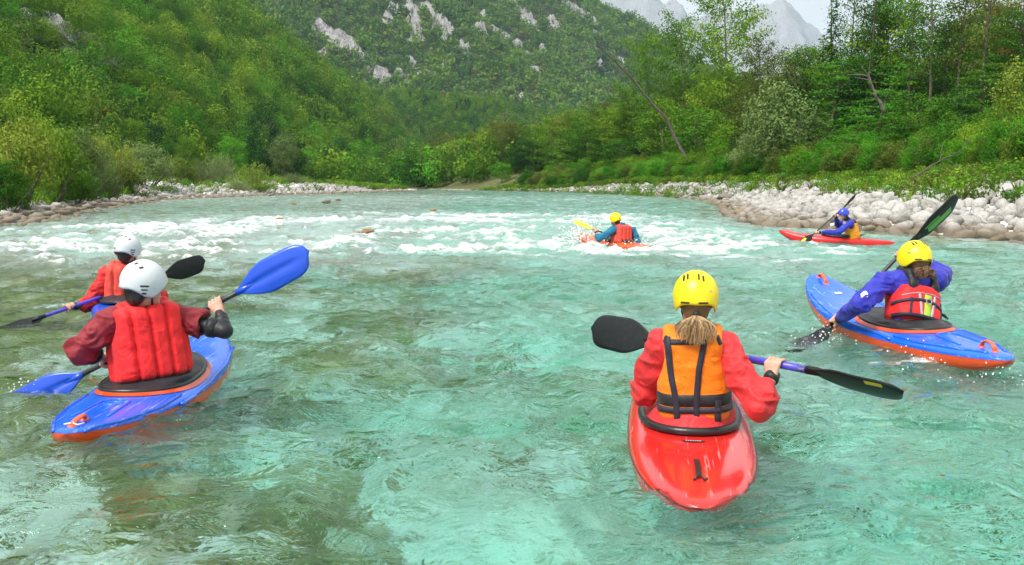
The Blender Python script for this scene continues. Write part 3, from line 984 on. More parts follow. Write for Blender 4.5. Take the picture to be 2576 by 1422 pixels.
        s = (0.20 * (0.7 + 0.7 * rs.random(n)))[:, None]
        q = np.stack([c, c + ax * s * 0.5 + sd * s * 0.13, c + ax * s, c + ax * s * 0.5 - sd * s * 0.13], 1).reshape(-1, 3)
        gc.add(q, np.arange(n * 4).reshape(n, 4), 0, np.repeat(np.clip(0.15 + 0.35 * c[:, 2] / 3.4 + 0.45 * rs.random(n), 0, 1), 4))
    if C:
        C = np.array(C)
        base = rs.random(len(C))
        k = np.repeat(np.arange(len(C)), NL)
        off = rs.normal(size=(len(k), 3)) * np.array([RX, RX, RZ]) * 0.62
        c = C[k] + off
        ctr = C.mean(0)
        d0 = (c - ctr) / (np.linalg.norm(c - ctr, axis=1, keepdims=True) + 1e-6)
        d1 = off / np.array([RX, RX, RZ]); d1 /= np.linalg.norm(d1, axis=1, keepdims=True) + 1e-6
        d = 0.45 * d0 + 0.8 * d1
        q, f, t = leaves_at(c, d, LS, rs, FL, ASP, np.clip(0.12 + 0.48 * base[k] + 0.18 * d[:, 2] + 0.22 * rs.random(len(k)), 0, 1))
        gc.add(q, f, 0, t)
    lv = np.concatenate(gc.v)
    top = float(np.percentile(lv[:, 2], 99.3))
    wid = 2 * float(np.percentile(np.hypot(lv[:, 0], lv[:, 1]), 90))
    return gt.mesh('trunk', [BARK]), gc.mesh('crown', [LEAF[leaf]], smooth=False), top, wid


_TREES = {}


def get_tree(kind, leaf, var):
    key = (kind, leaf, var)
    if key not in _TREES:
        _TREES[key] = tree_mesh(kind, 500 + 37 * len(_TREES), leaf)
    return _TREES[key]


def solve_y(u, off, side):
    ys = np.linspace(12, 320, 1600)
    x = (u - 1288) / FPX * ys
    if side > 0:
        e = x - bank_r(ys) - (13.5 - 8.5 * sstep(60, 110, ys))
    else:
        e = bank_l(ys) - x
    k = np.nonzero(e > off)[0]
    return float(ys[k[0]]) if len(k) else 300.0


def land_z(x, y):
    return float(np.maximum(ground_z(np.array([x]), np.array([y])), hill1_z(np.array([x]), np.array([y])) if y > 25 else -9)[0])


NAMES = {'airy': 'broadleaf_tree', 'tall': 'tall_tree', 'robinia': 'feathery_tree', 'round': 'round_tree', 'spruce': 'spruce_tree', 'bush': 'shrub', 'dome': 'shrub', 'willow': 'willow_shrub'}
_tn = [0]


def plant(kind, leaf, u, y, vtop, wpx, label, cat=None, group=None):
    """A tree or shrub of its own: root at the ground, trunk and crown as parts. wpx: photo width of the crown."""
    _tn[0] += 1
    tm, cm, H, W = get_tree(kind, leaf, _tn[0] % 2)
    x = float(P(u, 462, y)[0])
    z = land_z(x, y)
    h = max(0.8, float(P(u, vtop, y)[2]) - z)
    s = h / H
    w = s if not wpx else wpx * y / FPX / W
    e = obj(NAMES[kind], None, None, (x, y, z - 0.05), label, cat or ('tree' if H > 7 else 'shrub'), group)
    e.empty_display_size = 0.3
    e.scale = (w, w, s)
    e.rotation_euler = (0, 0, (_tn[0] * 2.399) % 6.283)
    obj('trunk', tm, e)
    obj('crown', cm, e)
    return e


def build_plants():
    R = lambda u, off: solve_y(u, off, 1)
    Lf = lambda u, off: solve_y(u, off, -1)
    # --- left bank shrubs, nearest first
    for k, (kind, leaf, u, off, vt, w, lab) in enumerate([
        ('dome', 'gold', 40, 1.6, 296, 190, 'big golden green shrub at the left frame edge above the cobbles'),
        ('bush', 'mid', 20, 1.0, 400, 120, 'dark green shrub low at the left frame edge by the water'),
        ('dome', 'light', 120, 1.9, 310, 170, 'tall light green shrub beside the golden one on left bank'),
        ('dome', 'willow', 205, 2.1, 318, 170, 'broad grey green shrub with pale tips on the left bank'),
        ('bush', 'mid', 180, 1.2, 420, 120, 'low green shrub hugging the cobbles under the broad grey green one'),
        ('bush', 'willow', 262, 1.6, 385, 90, 'small pale shrub at the end of the dense left hedge'),
        ('dome', 'gold', 282, 3.5, 346, 130, 'yellow topped shrub on left bank behind the pale tipped one'),
        ('dome', 'willow', 365, 5.0, 356, 135, 'round grey green willow bush behind the gravel bar start'),
        ('bush', 'olive', 330, 2.5, 430, 70, 'brownish low shrub at the start of the gravel bar'),
        ('dome', 'gold', 447, 11.0, 390, 88, 'golden green bush between two grey willow bushes on left bank'),
        ('willow', 'willow', 505, 13.0, 405, 75, 'pale thin willow behind the white gravel bar'),
        ('willow', 'willow', 553, 14.0, 390, 90, 'taller pale willow behind the white gravel bar'),
        ('willow', 'light', 637, 3.0, 412, 112, 'bright spiky willow shrub standing at the water on left bank'),
        ('willow', 'willow', 600, 3.2, 452, 60, 'small pale tuft left of the bright spiky willow'),
        ('willow', 'willow', 735, 9.0, 435, 84, 'low pale dome shaped willow on the white sand'),
        ('willow', 'willow', 860, 8.0, 458, 40, 'tiny pale willow tuft on the far white sand'),
        ('dome', 'mid', 812, 22.0, 402, 80, 'rounded mid green bush behind the white sand'),
        ('dome', 'willow', 870, 24.0, 410, 60, 'rounded greyish bush right of the mid green one behind the sand'),
        ('dome', 'light', 905, 22.0, 428, 56, 'pale green bush behind the far end of the sand'),
        ('dome', 'willow', 955, 20.0, 432, 44, 'little silvery round bush at the far river bend'),
        ('round', 'mid', 1035, 22.0, 400, 110, 'big dark rounded tree at the far river bend'),
        ('round', 'light', 1105, 30.0, 385, 90, 'lighter rounded tree right of the dark one at the bend'),
        ('dome', 'mid', 1000, 14.0, 440, 50, 'low green bush at the foot of the dark bend tree'),
        ('dome', 'willow', 1110, 12.0, 450, 50, 'grey green bush right under the lighter bend tree'),
    ]):
        plant(kind, leaf, u, Lf(u, off), vt, w, lab, group='shrubs along the left bank')
    # --- single trees at the foot of the left hillside
    for (kind, leaf, u, y, vt, w, lab) in [
        ('round', 'brown', 262, 170, 270, 95, 'russet brown tree behind the left bank hedge'),
        ('round', 'brown', 225, 180, 258, 70, 'thin brown tree just left of the russet one'),
        ('spruce', 'dark', 100, 190, 200, 62, 'dark conifer on the left slope above the golden shrub'),
        ('spruce', 'dark', 140, 195, 215, 60, 'second dark conifer on the left slope right of the first'),
        ('round', 'willow', 20, 150, 210, 110, 'pale green round tree at the left edge above the hedge'),
        ('round', 'bright', 335, 185, 215, 90, 'bright green tree left of the narrow conifer on the slope'),
        ('round', 'dark', 265, 200, 195, 90, 'bluish green round tree above the russet one'),
        ('spruce', 'mid', 405, 190, 212, 52, 'narrow green conifer on the left slope'),
        ('spruce', 'dark', 575, 230, 230, 60, 'dark pointed conifer halfway along the left slope'),
        ('spruce', 'mid', 590, 200, 285, 55, 'green conifer just below the dark pointed one'),
        ('round', 'bright', 450, 185, 262, 60, 'small yellow green tree right of the narrow conifer'),
        ('round', 'dark', 665, 210, 250, 90, 'dark round tree on the left slope with deep shade'),
        ('round', 'mid', 500, 200, 300, 80, 'mid green tree above the pale willows'),
        ('round', 'bright', 580, 170, 345, 80, 'fresh green tree low behind the tall pale willow'),
        ('round', 'mid', 440, 165, 330, 80, 'olive green tree behind the golden green bush'),
        ('round', 'light', 475, 160, 345, 60, 'bright lime tree low behind the hedge end'),
        ('round', 'dark', 735, 215, 345, 80, 'dark green tree behind the low pale dome willow'),
        ('round', 'willow', 715, 205, 330, 70, 'feathery grey green tree on the lower left slope'),
        ('spruce', 'dark', 915, 300, 304, 44, 'dark conifer standing above the fresh green round tree'),
        ('round', 'bright', 915, 270, 350, 82, 'fresh green round tree below the dark conifer'),
        ('round', 'bright', 780, 240, 372, 44, 'small bright green tree at the slope foot'),
        ('round', 'dark', 850, 250, 345, 70, 'shady dark tree left of the fresh green round one'),
        ('round', 'mid', 820, 260, 330, 60, 'mid green tree above the shady dark one'),
        ('round', 'light', 340, 165, 300, 80, 'lime green tree right of the russet brown one'),
        ('round', 'dark', 385, 170, 300, 80, 'dark tree between lime green and olive green trees'),
        ('round', 'mid', 180, 160, 262, 80, 'green tree behind the hedge left of the brown ones'),
    ]:
        plant(kind, leaf, u, y, vt, w, lab, group='trees at the foot of the left slope')
    # --- right bank: far row to near
    for (kind, leaf, u, off, vt, w, lab) in [
        ('airy', 'light', 1215, 6, 325, 66, 'slender light green tree at the left end of the right bank row'),
        ('round', 'mid', 1255, 9, 350, 80, 'rounded green tree second in the right bank row'),
        ('airy', 'olive', 1292, 9, 308, 76, 'olive spreading tree above the far white bank'),
        ('round', 'bright', 1180, 4, 420, 40, 'small fresh bush at the far end of the right bank'),
        ('airy', 'mid', 1340, 8, 318, 80, 'mid green tree in the far right bank row'),
        ('round', 'bright', 1262, 2, 408, 50, 'fresh green young tree at the far white bank edge'),
        ('airy', 'light', 1385, 8, 285, 96, 'tall light green tree in the middle of the far row'),
        ('airy', 'light', 1440, 9, 275, 100, 'yellowish green tree right of the tall light green one'),
        ('robinia', 'light', 1418, 3, 350, 70, 'feathery yellow green tree low in the far row'),
        ('round', 'mid', 1480, 9, 290, 90, 'dense green tree in the far row left of leaning trunk'),
        ('airy', 'light', 1525, 7, 272, 110, 'light green tree beneath the tip of the leaning trunk'),
        ('round', 'mid', 1560, 5, 345, 90, 'bushy green tree below the leaning trunk'),
        ('airy', 'light', 1590, 9, 205, 110, 'light green tree behind the leaning trunk'),
        ('airy', 'mid', 1640, 10, 85, 130, 'tall bluish green tree above the leaning trunk'),
        ('airy', 'light', 1712, 8, 25, 170, 'very tall airy light green tree, left of the tallest'),
        ('airy', 'light', 1815, 8, -60, 200, 'tallest airy light green tree with branches against the sky'),
        ('round', 'light', 1670, 4, 250, 150, 'full light green tree right behind the leaning trunk'),
        ('round', 'mid', 1760, 4, 270, 150, 'dense green tree under the tallest airy one'),
        ('round', 'light', 1835, 3, 300, 120, 'broad light green tree low under the tallest airy one'),
        ('airy', 'olive', 1905, 8, 95, 120, 'thin olive bare topped tree between the tall green ones'),
        ('airy', 'olive', 1945, 10, 190, 130, 'olive brown tree behind the grey willow bush'),
        ('airy', 'olive', 1885, 5, 240, 110, 'lower olive tree beside the thin bare topped one'),
        ('spruce', 'dark', 2085, 10, 5, 110, 'dark spruce against the far mountain'),
        ('round', 'dark', 2010, 12, 120, 90, 'small dark tree on the skyline left of the spruce'),
        ('robinia', 'bright', 2070, 5, 150, 210, 'bright green feathery tree in front of the spruce'),
        ('robinia', 'bright', 2190, 4, 165, 190, 'bright green feathery tree right of the slim bare trunks'),
        ('tall', 'mid', 2128, 9, -140, 120, 'slim tall tree, leftmost of the bare trunks on the skyline'),
        ('tall', 'mid', 2178, 10, -170, 150, 'slim tall tree with fuller crown, second of the bare trunks'),
        ('tall', 'mid', 2212, 12, -150, 150, 'slim tall tree leaning slightly, third of the bare trunks'),
        ('tall', 'light', 2275, 12, -160, 150, 'light green tall tree with sparse crown over the feathery trees'),
        ('tall', 'mid', 2332, 9, -160, 160, 'tall tree with long bare trunk right of the feathery ones'),
        ('tall', 'olive', 2395, 11, -170, 150, 'tall tree with rusty sparse leaves on the skyline'),
        ('tall', 'olive', 2450, 9, -190, 170, 'tall olive tree near the upper right corner'),
        ('tall', 'brown', 2530, 7, -210, 190, 'rust brown leaved tall tree in the upper right corner'),
        ('airy', 'mid', 2230, 14, 20, 160, 'green tree filling the gap behind the slim trunks'),
        ('airy', 'dark', 2370, 14, 40, 170, 'dark green tree behind the long bare trunk'),
        ('airy', 'mid', 2490, 12, 60, 170, 'green tree behind the rust brown one at right'),
        ('airy', 'mid', 2580, 8, 20, 180, 'green tree at the right frame edge'),
        ('dome', 'willow', 1968, 2.0, 205, 190, 'large grey green willow bush on the right bank'),
        ('dome', 'willow', 1900, 1.5, 330, 120, 'lower grey green willow bush left of the large one'),
        ('dome', 'mid', 1830, 1.0, 380, 120, 'mid green shrub on the bank left of the willow bushes'),
        ('dome', 'light', 1760, 1.0, 385, 110, 'light green shrub at the foot of the tall airy trees'),
        ('dome', 'bright', 1680, 1.0, 395, 90, 'fresh green shrub by the base of the leaning trunk'),
        ('dome', 'olive', 1610, 0.6, 410, 90, 'olive shrub on the eroded white bank'),
        ('dome', 'olive', 1540, 0.6, 420, 80, 'brownish shrub on the eroded white bank further off'),
        ('dome', 'mid', 1470, 0.6, 420, 70, 'green shrub on top of the far eroded bank'),
        ('dome', 'olive', 1400, 0.6, 425, 70, 'olive shrub on top of the far eroded bank'),
        ('dome', 'mid', 1330, 0.6, 425, 60, 'dark little shrub near the far end of the eroded bank'),
        ('bush', 'bright', 1770, 0.2, 425, 60, 'small bright bush hanging over the right beach'),
        ('robinia', 'bright', 2150, 0.8, 330, 190, 'low bright feathery shrub above the stony beach'),
        ('robinia', 'bright', 2215, 0.2, 395, 110, 'lowest bright feathery shrub at the edge of the stones'),
        ('round', 'mid', 2310, 3.0, 230, 160, 'leafy dark green tree right of the feathery shrubs'),
        ('round', 'mid', 2270, 1.5, 290, 110, 'leafy green shrub tree with big leaves above the beach'),
        ('dome', 'dark', 2325, 0.8, 330, 110, 'dark shaded shrub in the middle of the right bank'),
        ('robinia', 'mid', 2445, 3.5, 165, 190, 'feathery green tree over the upper stony beach'),
        ('round', 'dark', 2480, 5.0, 200, 170, 'deep green tree at right behind the feathery one'),
        ('round', 'mid', 2405, 5.0, 215, 130, 'mid green tree behind the white flowering bush'),
        ('dome', 'mid', 2420, 0.3, 290, 170, 'broad leafy bush overhanging the pale boulders'),
        ('dome', 'light', 2500, 0.8, 300, 130, 'light green bush above the boulders near the right edge'),
        ('round', 'gold', 2570, 1.5, 150, 150, 'yellow green tree cut by the right frame edge'),
        ('dome', 'gold', 2572, -1.0, 330, 110, 'yellow green bush at the right frame edge on the stones'),
        ('bush', 'mid', 2060, 0.4, 400, 110, 'dry brownish bush where the beach meets the bank'),
        ('bush', 'olive', 1985, 0.2, 415, 80, 'dry scrubby bush below the grey willow'),
    ]:
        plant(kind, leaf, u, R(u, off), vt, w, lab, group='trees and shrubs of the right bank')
    # wood behind the right bank row, seen only in the gaps
    rs = np.random.default_rng(77)
    y = 45 + 260 * rs.random(900) ** 0.8
    x = bank_r(y) + 24 + 70 * rs.random(900) - 12 * sstep(60, 110, y)
    kk = in_frame(x, y, np.full(900, 4.0), 400, 400)
    x, y = x[kk], y[kk]
    pts = np.stack([x, y, ground_z(x, y)], -1)
    sc = 0.50 + 0.35 * rs.random(len(x))
    n = len(pts)
    srcs = [get_tree(k, l, v)[1] for (k, l, v) in (('round', 'mid', 0), ('airy', 'light', 0), ('round', 'dark', 1), ('airy', 'olive', 0), ('round', 'light', 1))]
    sc = np.array(sc)
    instancer('right_bank_wood', np.array(pts), np.stack([np.zeros(n), np.zeros(n), rs.random(n) * 6.28], -1), np.stack([sc * 1.3, sc * 1.3, sc], -1), rs.integers(0, 5, n), srcs,
              'green wood filling in behind the right bank trees', 'wood')
    # grasses and low herbs on both banks
    g = Geo()
    a = rs.random(26) * 6.28
    for k in range(26):
        L = 0.25 + 0.35 * rs.random()
        d = np.array([math.cos(a[k]) * 0.45, math.sin(a[k]) * 0.45, 1.0]); sd = np.array([-math.sin(a[k]), math.cos(a[k]), 0]) * 0.012
        b = np.array([math.cos(a[k]), math.sin(a[k]), 0]) * 0.10 * rs.random()
        g.add(np.array([b - sd, b + sd, b + d * L * 0.6 + sd * 0.8, b + d * L + np.array([d[0], d[1], -0.5]) * 0.15 * L]), np.array([[0, 1, 2, 3]]), 0, rs.random())
    tufts = [g.mesh('grass_tuft', [LEAF[m]], False) for m in ('olive', 'mid', 'light')]
    herb = [Geo().add(*(lambda q: (q[0], q[1], 0, q[2]))(leaf_cloud(150, 0.38, 0.30, 0.28, 0.075, np.random.default_rng(9 + i)))).mesh('herb', [LEAF[m]], False) for i, m in enumerate(('mid', 'olive', 'mid', 'light'))]
    m_ = 9500
    side = rs.random(m_) < 0.66
    y = 22 + 170 * rs.random(m_) ** 1.4
    far = sstep(60, 110, y)
    o_ = np.where(rs.random(m_) < 0.85, -2.5 + 11 * rs.random(m_) ** 1.3, -9 + 8 * rs.random(m_))
    el = 1.2 + 16 * rs.random(m_) ** 1.2
    x = np.where(side, bank_r(y) + 13.5 - 8.5 * far + o_, bank_l(y) - el)
    kk = ~(~side & (y > 83) & (y < 160) & (el < 13) & (rs.random(m_) < 0.8))
    z = ground_z(x, y)
    kk &= in_frame(x, y, z, 150, 100)
    pts = np.stack([x, y, z], -1)[kk]
    sc = (0.8 + 1.0 * rs.random(m_))[kk]
    ix = rs.integers(0, 7, m_)[kk]
    n = len(pts); sc = np.array(sc)
    # low thicket over the earth bank
    m2 = 900
    y2 = 30 + 150 * rs.random(m2) ** 1.2
    x2 = bank_r(y2) + 13.5 - 8.5 * sstep(60, 110, y2) - 1.0 + 8.0 * rs.random(m2) ** 1.5
    z2 = ground_z(x2, y2)
    k2 = in_frame(x2, y2, z2, 200, 100)
    th = [get_tree('bush', l, 0)[1] for l in ('mid', 'olive', 'light', 'bright', 'dark')]
    pts = np.concatenate([pts, np.stack([x2, y2, z2 - 0.1], -1)[k2]])
    sc = np.concatenate([sc, (0.32 + 0.62 * rs.random(m2))[k2]])
    ix = np.concatenate([ix, rs.choice([7, 7, 8, 9, 10, 10], m2)[k2]])
    tufts = tufts + herb + th
    herb = []
    n = len(pts)
    instancer('bank_undergrowth', np.array(pts), np.stack([np.zeros(n), np.zeros(n), rs.random(n) * 6.28], -1), np.stack([sc] * 3, -1), np.array(ix), tufts + herb,
              'dry grass and low herbs covering the river banks', 'undergrowth')


build_plants()


def build_deadwood():
    def dead(name, pts, r0, r1, label, cat, twigs, seed, mat=BARK_DEAD, tl=1.5):
        rs = np.random.default_rng(seed)
        pts = np.array(pts, float)
        o = pts[0].copy()
        t = np.linspace(0, len(pts) - 1, 14)
        pp = np.stack([np.interp(t, np.arange(len(pts)), pts[:, j]) for j in range(3)], -1) - o
        pp[1:-1] += rs.normal(size=(12, 3)) * r0 * 0.35
        e = obj(name, None, None, o, label, cat)
        v, f = tube(pp, np.linspace(r0, r1, 14), 8)
        obj('trunk', Geo().add(v, f).mesh('trunk', [mat]), e)
        for k in range(twigs):
            q = 0.45 + 0.55 * rs.random()
            p = np.array([np.interp(q * 13, np.arange(14), pp[:, j]) for j in range(3)])
            d = pp[-1] - pp[0]; d = d / np.linalg.norm(d) + rs.normal(size=3) * 0.55
            g = Geo()
            limb(g, p, d, tl * (0.5 + 0.8 * rs.random()), r1 * 0.8, rs, 0.1, seg=4)
            obj('branch', g.mesh('branch', [mat]), e)
        return e
    y = solve_y(1735, 1.5, 1)
    b = P(1745, 388, y); b[2] = land_z(b[0], y) - 0.2
    dead('leaning_dead_trunk', [b, P(1690, 320, y), P(1600, 210, y - 2), P(1530, 140, y - 4), P(1490, 105, y - 5)], 0.24, 0.05,
         'long bare dead trunk leaning out over the right bank', 'dead tree', 16, 3, tl=3.0)
    y2 = solve_y(2225, 2.5, 1)
    b = P(2226, 282, y2)
    dead('leaning_dead_trunk', [b, P(2205, 240, y2), P(2183, 192, y2)], 0.15, 0.08, 'short dark leaning trunk among the bright feathery trees', 'dead tree', 5, 5)
    y3 = solve_y(2420, -2.5, 1)
    a, c = P(2418, 380, y3), P(2265, 455, y3 - 6)
    c[2] = land_z(c[0], c[1]) + 0.35
    dead('driftwood_branch', [c, (a + c) / 2 + np.array([0, 0, 0.15]), a], 0.045, 0.03, 'dark curved dead branch lying across the pale boulders', 'branch', 4, 6, BARK)
    for k, (u, off, s, lab) in enumerate([(1940, -3.5, 1.0, 'tangle of grey dead twigs on the beach below the willow'), (2090, -0.8, 0.8, 'small heap of dead twigs below the feathery shrub'),
                                           (2440, -1.5, 1.3, 'spread of dead roots under the broad leafy bush')]):
        y4 = solve_y(u, off, 1)
        x = float(P(u, 462, y4)[0])
        e = obj('dead_brush', None, None, (x, y4, land_z(x, y4)), lab, 'dead brush')
        rs = np.random.default_rng(60 + k)
        for j in range(12):
            g = Geo()
            aa = rs.random() * 6.28
            limb(g, (0, 0, 0), (math.cos(aa) * 0.9, math.sin(aa) * 0.9, 0.5 + 0.8 * rs.random()), s * (0.8 + 1.3 * rs.random()), 0.03, rs, 0.3, seg=4, wob=0.2)
            obj('twig', g.mesh('twig', [BARK_DEAD]), e)


build_deadwood()
# ------------------------------------------------------------------ boulders and cobbles
def stone_mat(name, base, pale, dark, wet=(.16, .12, .07)):
    m, nt, out = mat_new(name)
    geo = N(nt, 'ShaderNodeNewGeometry').outputs['Position']
    tc = N(nt, 'ShaderNodeTexCoord').outputs['Object']
    rnd = N(nt, 'ShaderNodeObjectInfo').outputs['Random']
    n1 = N(nt, 'ShaderNodeTexNoise', {'Vector': tc, 'Scale': 2.6, 'Detail': 8.0, 'Roughness': 0.68}).outputs['Fac']
    n2 = N(nt, 'ShaderNodeTexNoise', {'Vector': tc, 'Scale': 14.0, 'Detail': 6.0, 'Roughness': 0.7}).outputs['Fac']
    s = N(nt, 'ShaderNodeMath', {0: rnd, 1: 0.62, 2: n1}, operation='MULTIPLY_ADD').outputs[0]
    s = N(nt, 'ShaderNodeMath', {0: s, 1: 0.8}, operation='MULTIPLY').outputs[0]
    c = ramp(nt, s, [(0.30, dark), (0.46, base), (0.70, pale), (0.88, base)])
    c = mixc(nt, ramp(nt, n2, [(0.40, 0.45), (0.56, 0.0)]), c, tuple(k * 0.55 for k in dark))
    # dark, algae stained band next to the water line
    z = N(nt, 'ShaderNodeSeparateXYZ', {0: geo}).outputs[2]
    w = N(nt, 'ShaderNodeMath', {0: n1, 1: 0.35, 2: z}, operation='MULTIPLY_ADD').outputs[0]
    c = mixc(nt, ramp(nt, w, [(0.34, 0.85), (0.56, 0.0)]), c, wet)
    p = N(nt, 'ShaderNodeBsdfPrincipled', {'Base Color': c, 'Roughness': 0.82})
    b = N(nt, 'ShaderNodeBump', {'Height': n2, 'Strength': 0.6, 'Distance': 0.03})
    nt.links.new(b.outputs[0], p.inputs['Normal'])
    nt.links.new(p.outputs[0], out.inputs[0])
    return m


STONE = stone_mat('limestone_boulder', (.36, .345, .315), (.56, .545, .515), (.16, .145, .125))
STONE_DARK = stone_mat('dark_boulder', (.20, .18, .155), (.30, .275, .24), (.11, .10, .085))
STONE_TAN = stone_mat('tan_river_rock', (.36, .20, .085), (.50, .33, .16), (.20, .11, .05), wet=(.30, .15, .055))

import bmesh


def boulder_mesh(seed, mat, sub=3, flat=0.68, ang=0.78):
    rs = np.random.default_rng(seed)
    bm = bmesh.new()
    bmesh.ops.create_icosphere(bm, subdivisions=sub, radius=1.0)
    v = np.array([p.co[:] for p in bm.verts])
    f = np.array([[q.index for q in p.verts] for p in bm.faces])
    bm.free()
    # clip by random planes for facets, then round off
    for k in range(9):
        n = rs.normal(size=3); n /= np.linalg.norm(n)
        d = 0.52 + 0.34 * rs.random()
        h = v @ n - d
        v = v - np.clip(h, 0, None)[:, None] * n * ang * 1.4
    nz = noise3(v[:, 0] * 1.3 + seed, v[:, 1] * 1.3, v[:, 2] * 1.3, 3) * 0.11 + noise3(v[:, 0] * 3.1, v[:, 1] * 3.1 + seed, v[:, 2] * 3.1, 4) * 0.045
    v = v * (1 + nz)[:, None] * np.array([1.0, 0.62 + 0.3 * rs.random(), flat * (0.75 + 0.4 * rs.random())])
    return mk_mesh('boulder', v, f, [mat], True)


STONES = [boulder_mesh(300 + k, STONE, 2) for k in range(10)]


def pack(n_try, sampler, rs):
    """Dart throwing, biggest first."""
    cand = sampler(n_try)
    cand = cand[np.argsort(-cand[:, 2])]
    cell = 1.2
    gridd = {}
    keep = []
    for x, y, r in cand:
        i, j = int(math.floor(x / cell)), int(math.floor(y / cell))
        ok = True
        for a in range(i - 1, i + 2):
            for b in range(j - 1, j + 2):
                for (qx, qy, qr) in gridd.get((a, b), ()):
                    if (qx - x) ** 2 + (qy - y) ** 2 < (0.74 * (qr + r)) ** 2:
                        ok = False
                        break
                if not ok:
                    break
            if not ok:
                break
        if ok:
            gridd.setdefault((i, j), []).append((x, y, r))
            keep.append((x, y, r))
    return np.array(keep)


def build_rocks():
    rs = np.random.default_rng(5)

    def sampler(n):
        y = 19 + 95 * rs.random(n) ** 1.35
        far = sstep(60, 110, y)
        bw = 13.5 - 8.5 * far
        e = -1.3 + (bw + 3.3) * rs.random(n)
        x = bank_r(y) + e
        r = np.exp(rs.normal(-2.20, 0.68, n)) * (1 + 0.35 * sstep(10, 2, e))
        r = np.clip(r, 0.07, 0.38)
        k = in_frame(x, y, np.zeros(n), 120, 100)
        return np.stack([x, y, r], -1)[k]
    # the few boulders one can name
    named = [
        (2534, 480, 40, 0.70, STONE, 'largest smooth white boulder on the beach near the right frame edge'),
        (2520, 600, 34, 0.55, STONE_DARK, 'dark flat rock lying in the water at the right'),
        (2216, 566, 25, 0.85, STONE, 'round grey boulder at the waterline right of the orange vested kayaker'),
        (1828, 500, 26, 0.60, STONE_DARK, 'dark grey rock at the water where the beach begins'),
        (1862, 535, 20, 0.65, STONE_TAN, 'brown wet rock on the tip of the stony spit'),
        (2360, 572, 30, 0.75, STONE, 'broad pale boulder behind the raised paddle blade'),
        (2294, 540, 26, 0.7, STONE, 'pale boulder above the round grey one'),
        (2455, 575, 24, 0.7, STONE, 'pale boulder left of the dark flat rock'),
        (2110, 488, 22, 0.7, STONE, 'white boulder high on the beach above the blue helmet'),
        (1906, 545, 18, 0.6, STONE_TAN, 'reddish brown stone at the foot of the spit'),
        (2430, 510, 26, 0.7, STONE, 'pale rounded boulder in the middle of the right beach'),
    ]
    spots = []
    for k, (u, v, w, fl, mat, lab) in enumerate(named):
        q = None
        ys = np.linspace(18, 110, 900)
        pr = P(u, v, 1.0)
        xs = pr[0] * ys; zs = CAM_H + (pr[2] - CAM_H) * ys
        b = np.nonzero(zs < np.maximum(ground_z(xs, ys) + 0.15, 0.02))[0]
        i = b[0]
        r = w * ys[i] / FPX
        me = boulder_mesh(700 + k, mat, 3, fl)
        o = obj('boulder', me, None, (xs[i], ys[i], float(np.maximum(ground_z(xs[i:i + 1], ys[i:i + 1]), -0.1)[0]) + r * fl * 0.35), lab, 'boulder', 'named boulders on the right beach')
        o.scale = (r, r, r)
        o.rotation_euler = (0.1 * math.sin(k), 0.1 * math.cos(k * 2), 0.4 * math.sin(k * 3))
        spots.append((xs[i], ys[i], r))
    S = pack(42000, sampler, rs)
    for (x, y, r) in spots:
        S = S[((S[:, 0] - x) ** 2 + (S[:, 1] - y) ** 2) > (0.75 * (S[:, 2] + r)) ** 2]
    z = ground_z(S[:, 0], S[:, 1])
    app = S[:, 2] / S[:, 1]
    order = np.argsort(-app)
    bank = obj('stony_beach', None, None, (16, 40, 0), kind='structure')
    for k in order[:285]:
        x, y, r = S[k]
        o = obj('stone', STONES[k % 10], bank)
        o.location = (x - 16, y - 40, z[k] + r * 0.25)
        o.scale = (r * (0.85 + 0.5 * rs.random()), r * (0.8 + 0.3 * rs.random()), r * (0.7 + 0.5 * rs.random()))
        o.rotation_euler = (rs.normal() * 0.38, rs.normal() * 0.38, rs.random() * 6.28)
    rest = order[285:]
    n = len(rest)
    s = S[rest, 2]
    print('stones', len(S))
    instancer('beach_cobbles', np.stack([S[rest, 0], S[rest, 1], z[rest] + s * 0.25], -1), np.stack([rs.normal(size=n) * 0.25, rs.normal(size=n) * 0.25, rs.random(n) * 6.28], -1),
              np.stack([s * 1.05, s, s], -1), rs.integers(0, 10, n), STONES, 'smaller pale cobbles covering the right beach', 'cobbles')

    # left bank cobbles and the far eroded white bank
    pts, sc = [], []
    small = [boulder_mesh(330 + k, STONE, 1) for k in range(6)]

    def samp2(n):
        y = 26 + 160 * rs.random(n) ** 1.2
        left = rs.random(n) < 0.62
        e = -0.8 + 5.6 * rs.random(n) ** 1.4
        x = np.where(left, bank_l(y) - e * np.where(rs.random(n) < 0.25, 2.5, 1.0), bank_r(y) + e * 1.1)
        k = in_frame(x, y, np.zeros(n), 120, 100) & (left | (y > 95))
        return np.stack([x, y, np.clip(np.exp(rs.normal(-1.85, 0.45, n)) * np.where(left, 1.0, 1.35), 0.07, 0.45)], -1)[k]
    S2 = pack(34000, samp2, rs)
    z2 = ground_z(S2[:, 0], S2[:, 1])
    n = len(S2)
    print('cobbles', n)
    instancer('bank_cobbles', np.stack([S2[:, 0], S2[:, 1], z2 + S2[:, 2] * 0.2], -1), np.stack([rs.normal(size=n) * 0.2, rs.normal(size=n) * 0.2, rs.random(n) * 6.28], -1),
              np.stack([S2[:, 2] * 1.15, S2[:, 2], S2[:, 2] * 0.8], -1), rs.integers(0, 6, n), small, 'small grey cobbles along the left bank and the far eroded bank', 'cobbles')

    # cobbles on the bed of the clear pool in front
    nb = 9000
    bx, by = -9 + 18 * rs.random(nb), 1.5 + 15 * rs.random(nb)
    br = np.clip(np.exp(rs.normal(-2.50, 0.50, nb)), 0.04, 0.17)
    cand = np.stack([bx, by, br], -1)
    S3 = pack(nb, lambda q: cand, rs)
    z3 = ground_z(S3[:, 0], S3[:, 1])
    n = len(S3)
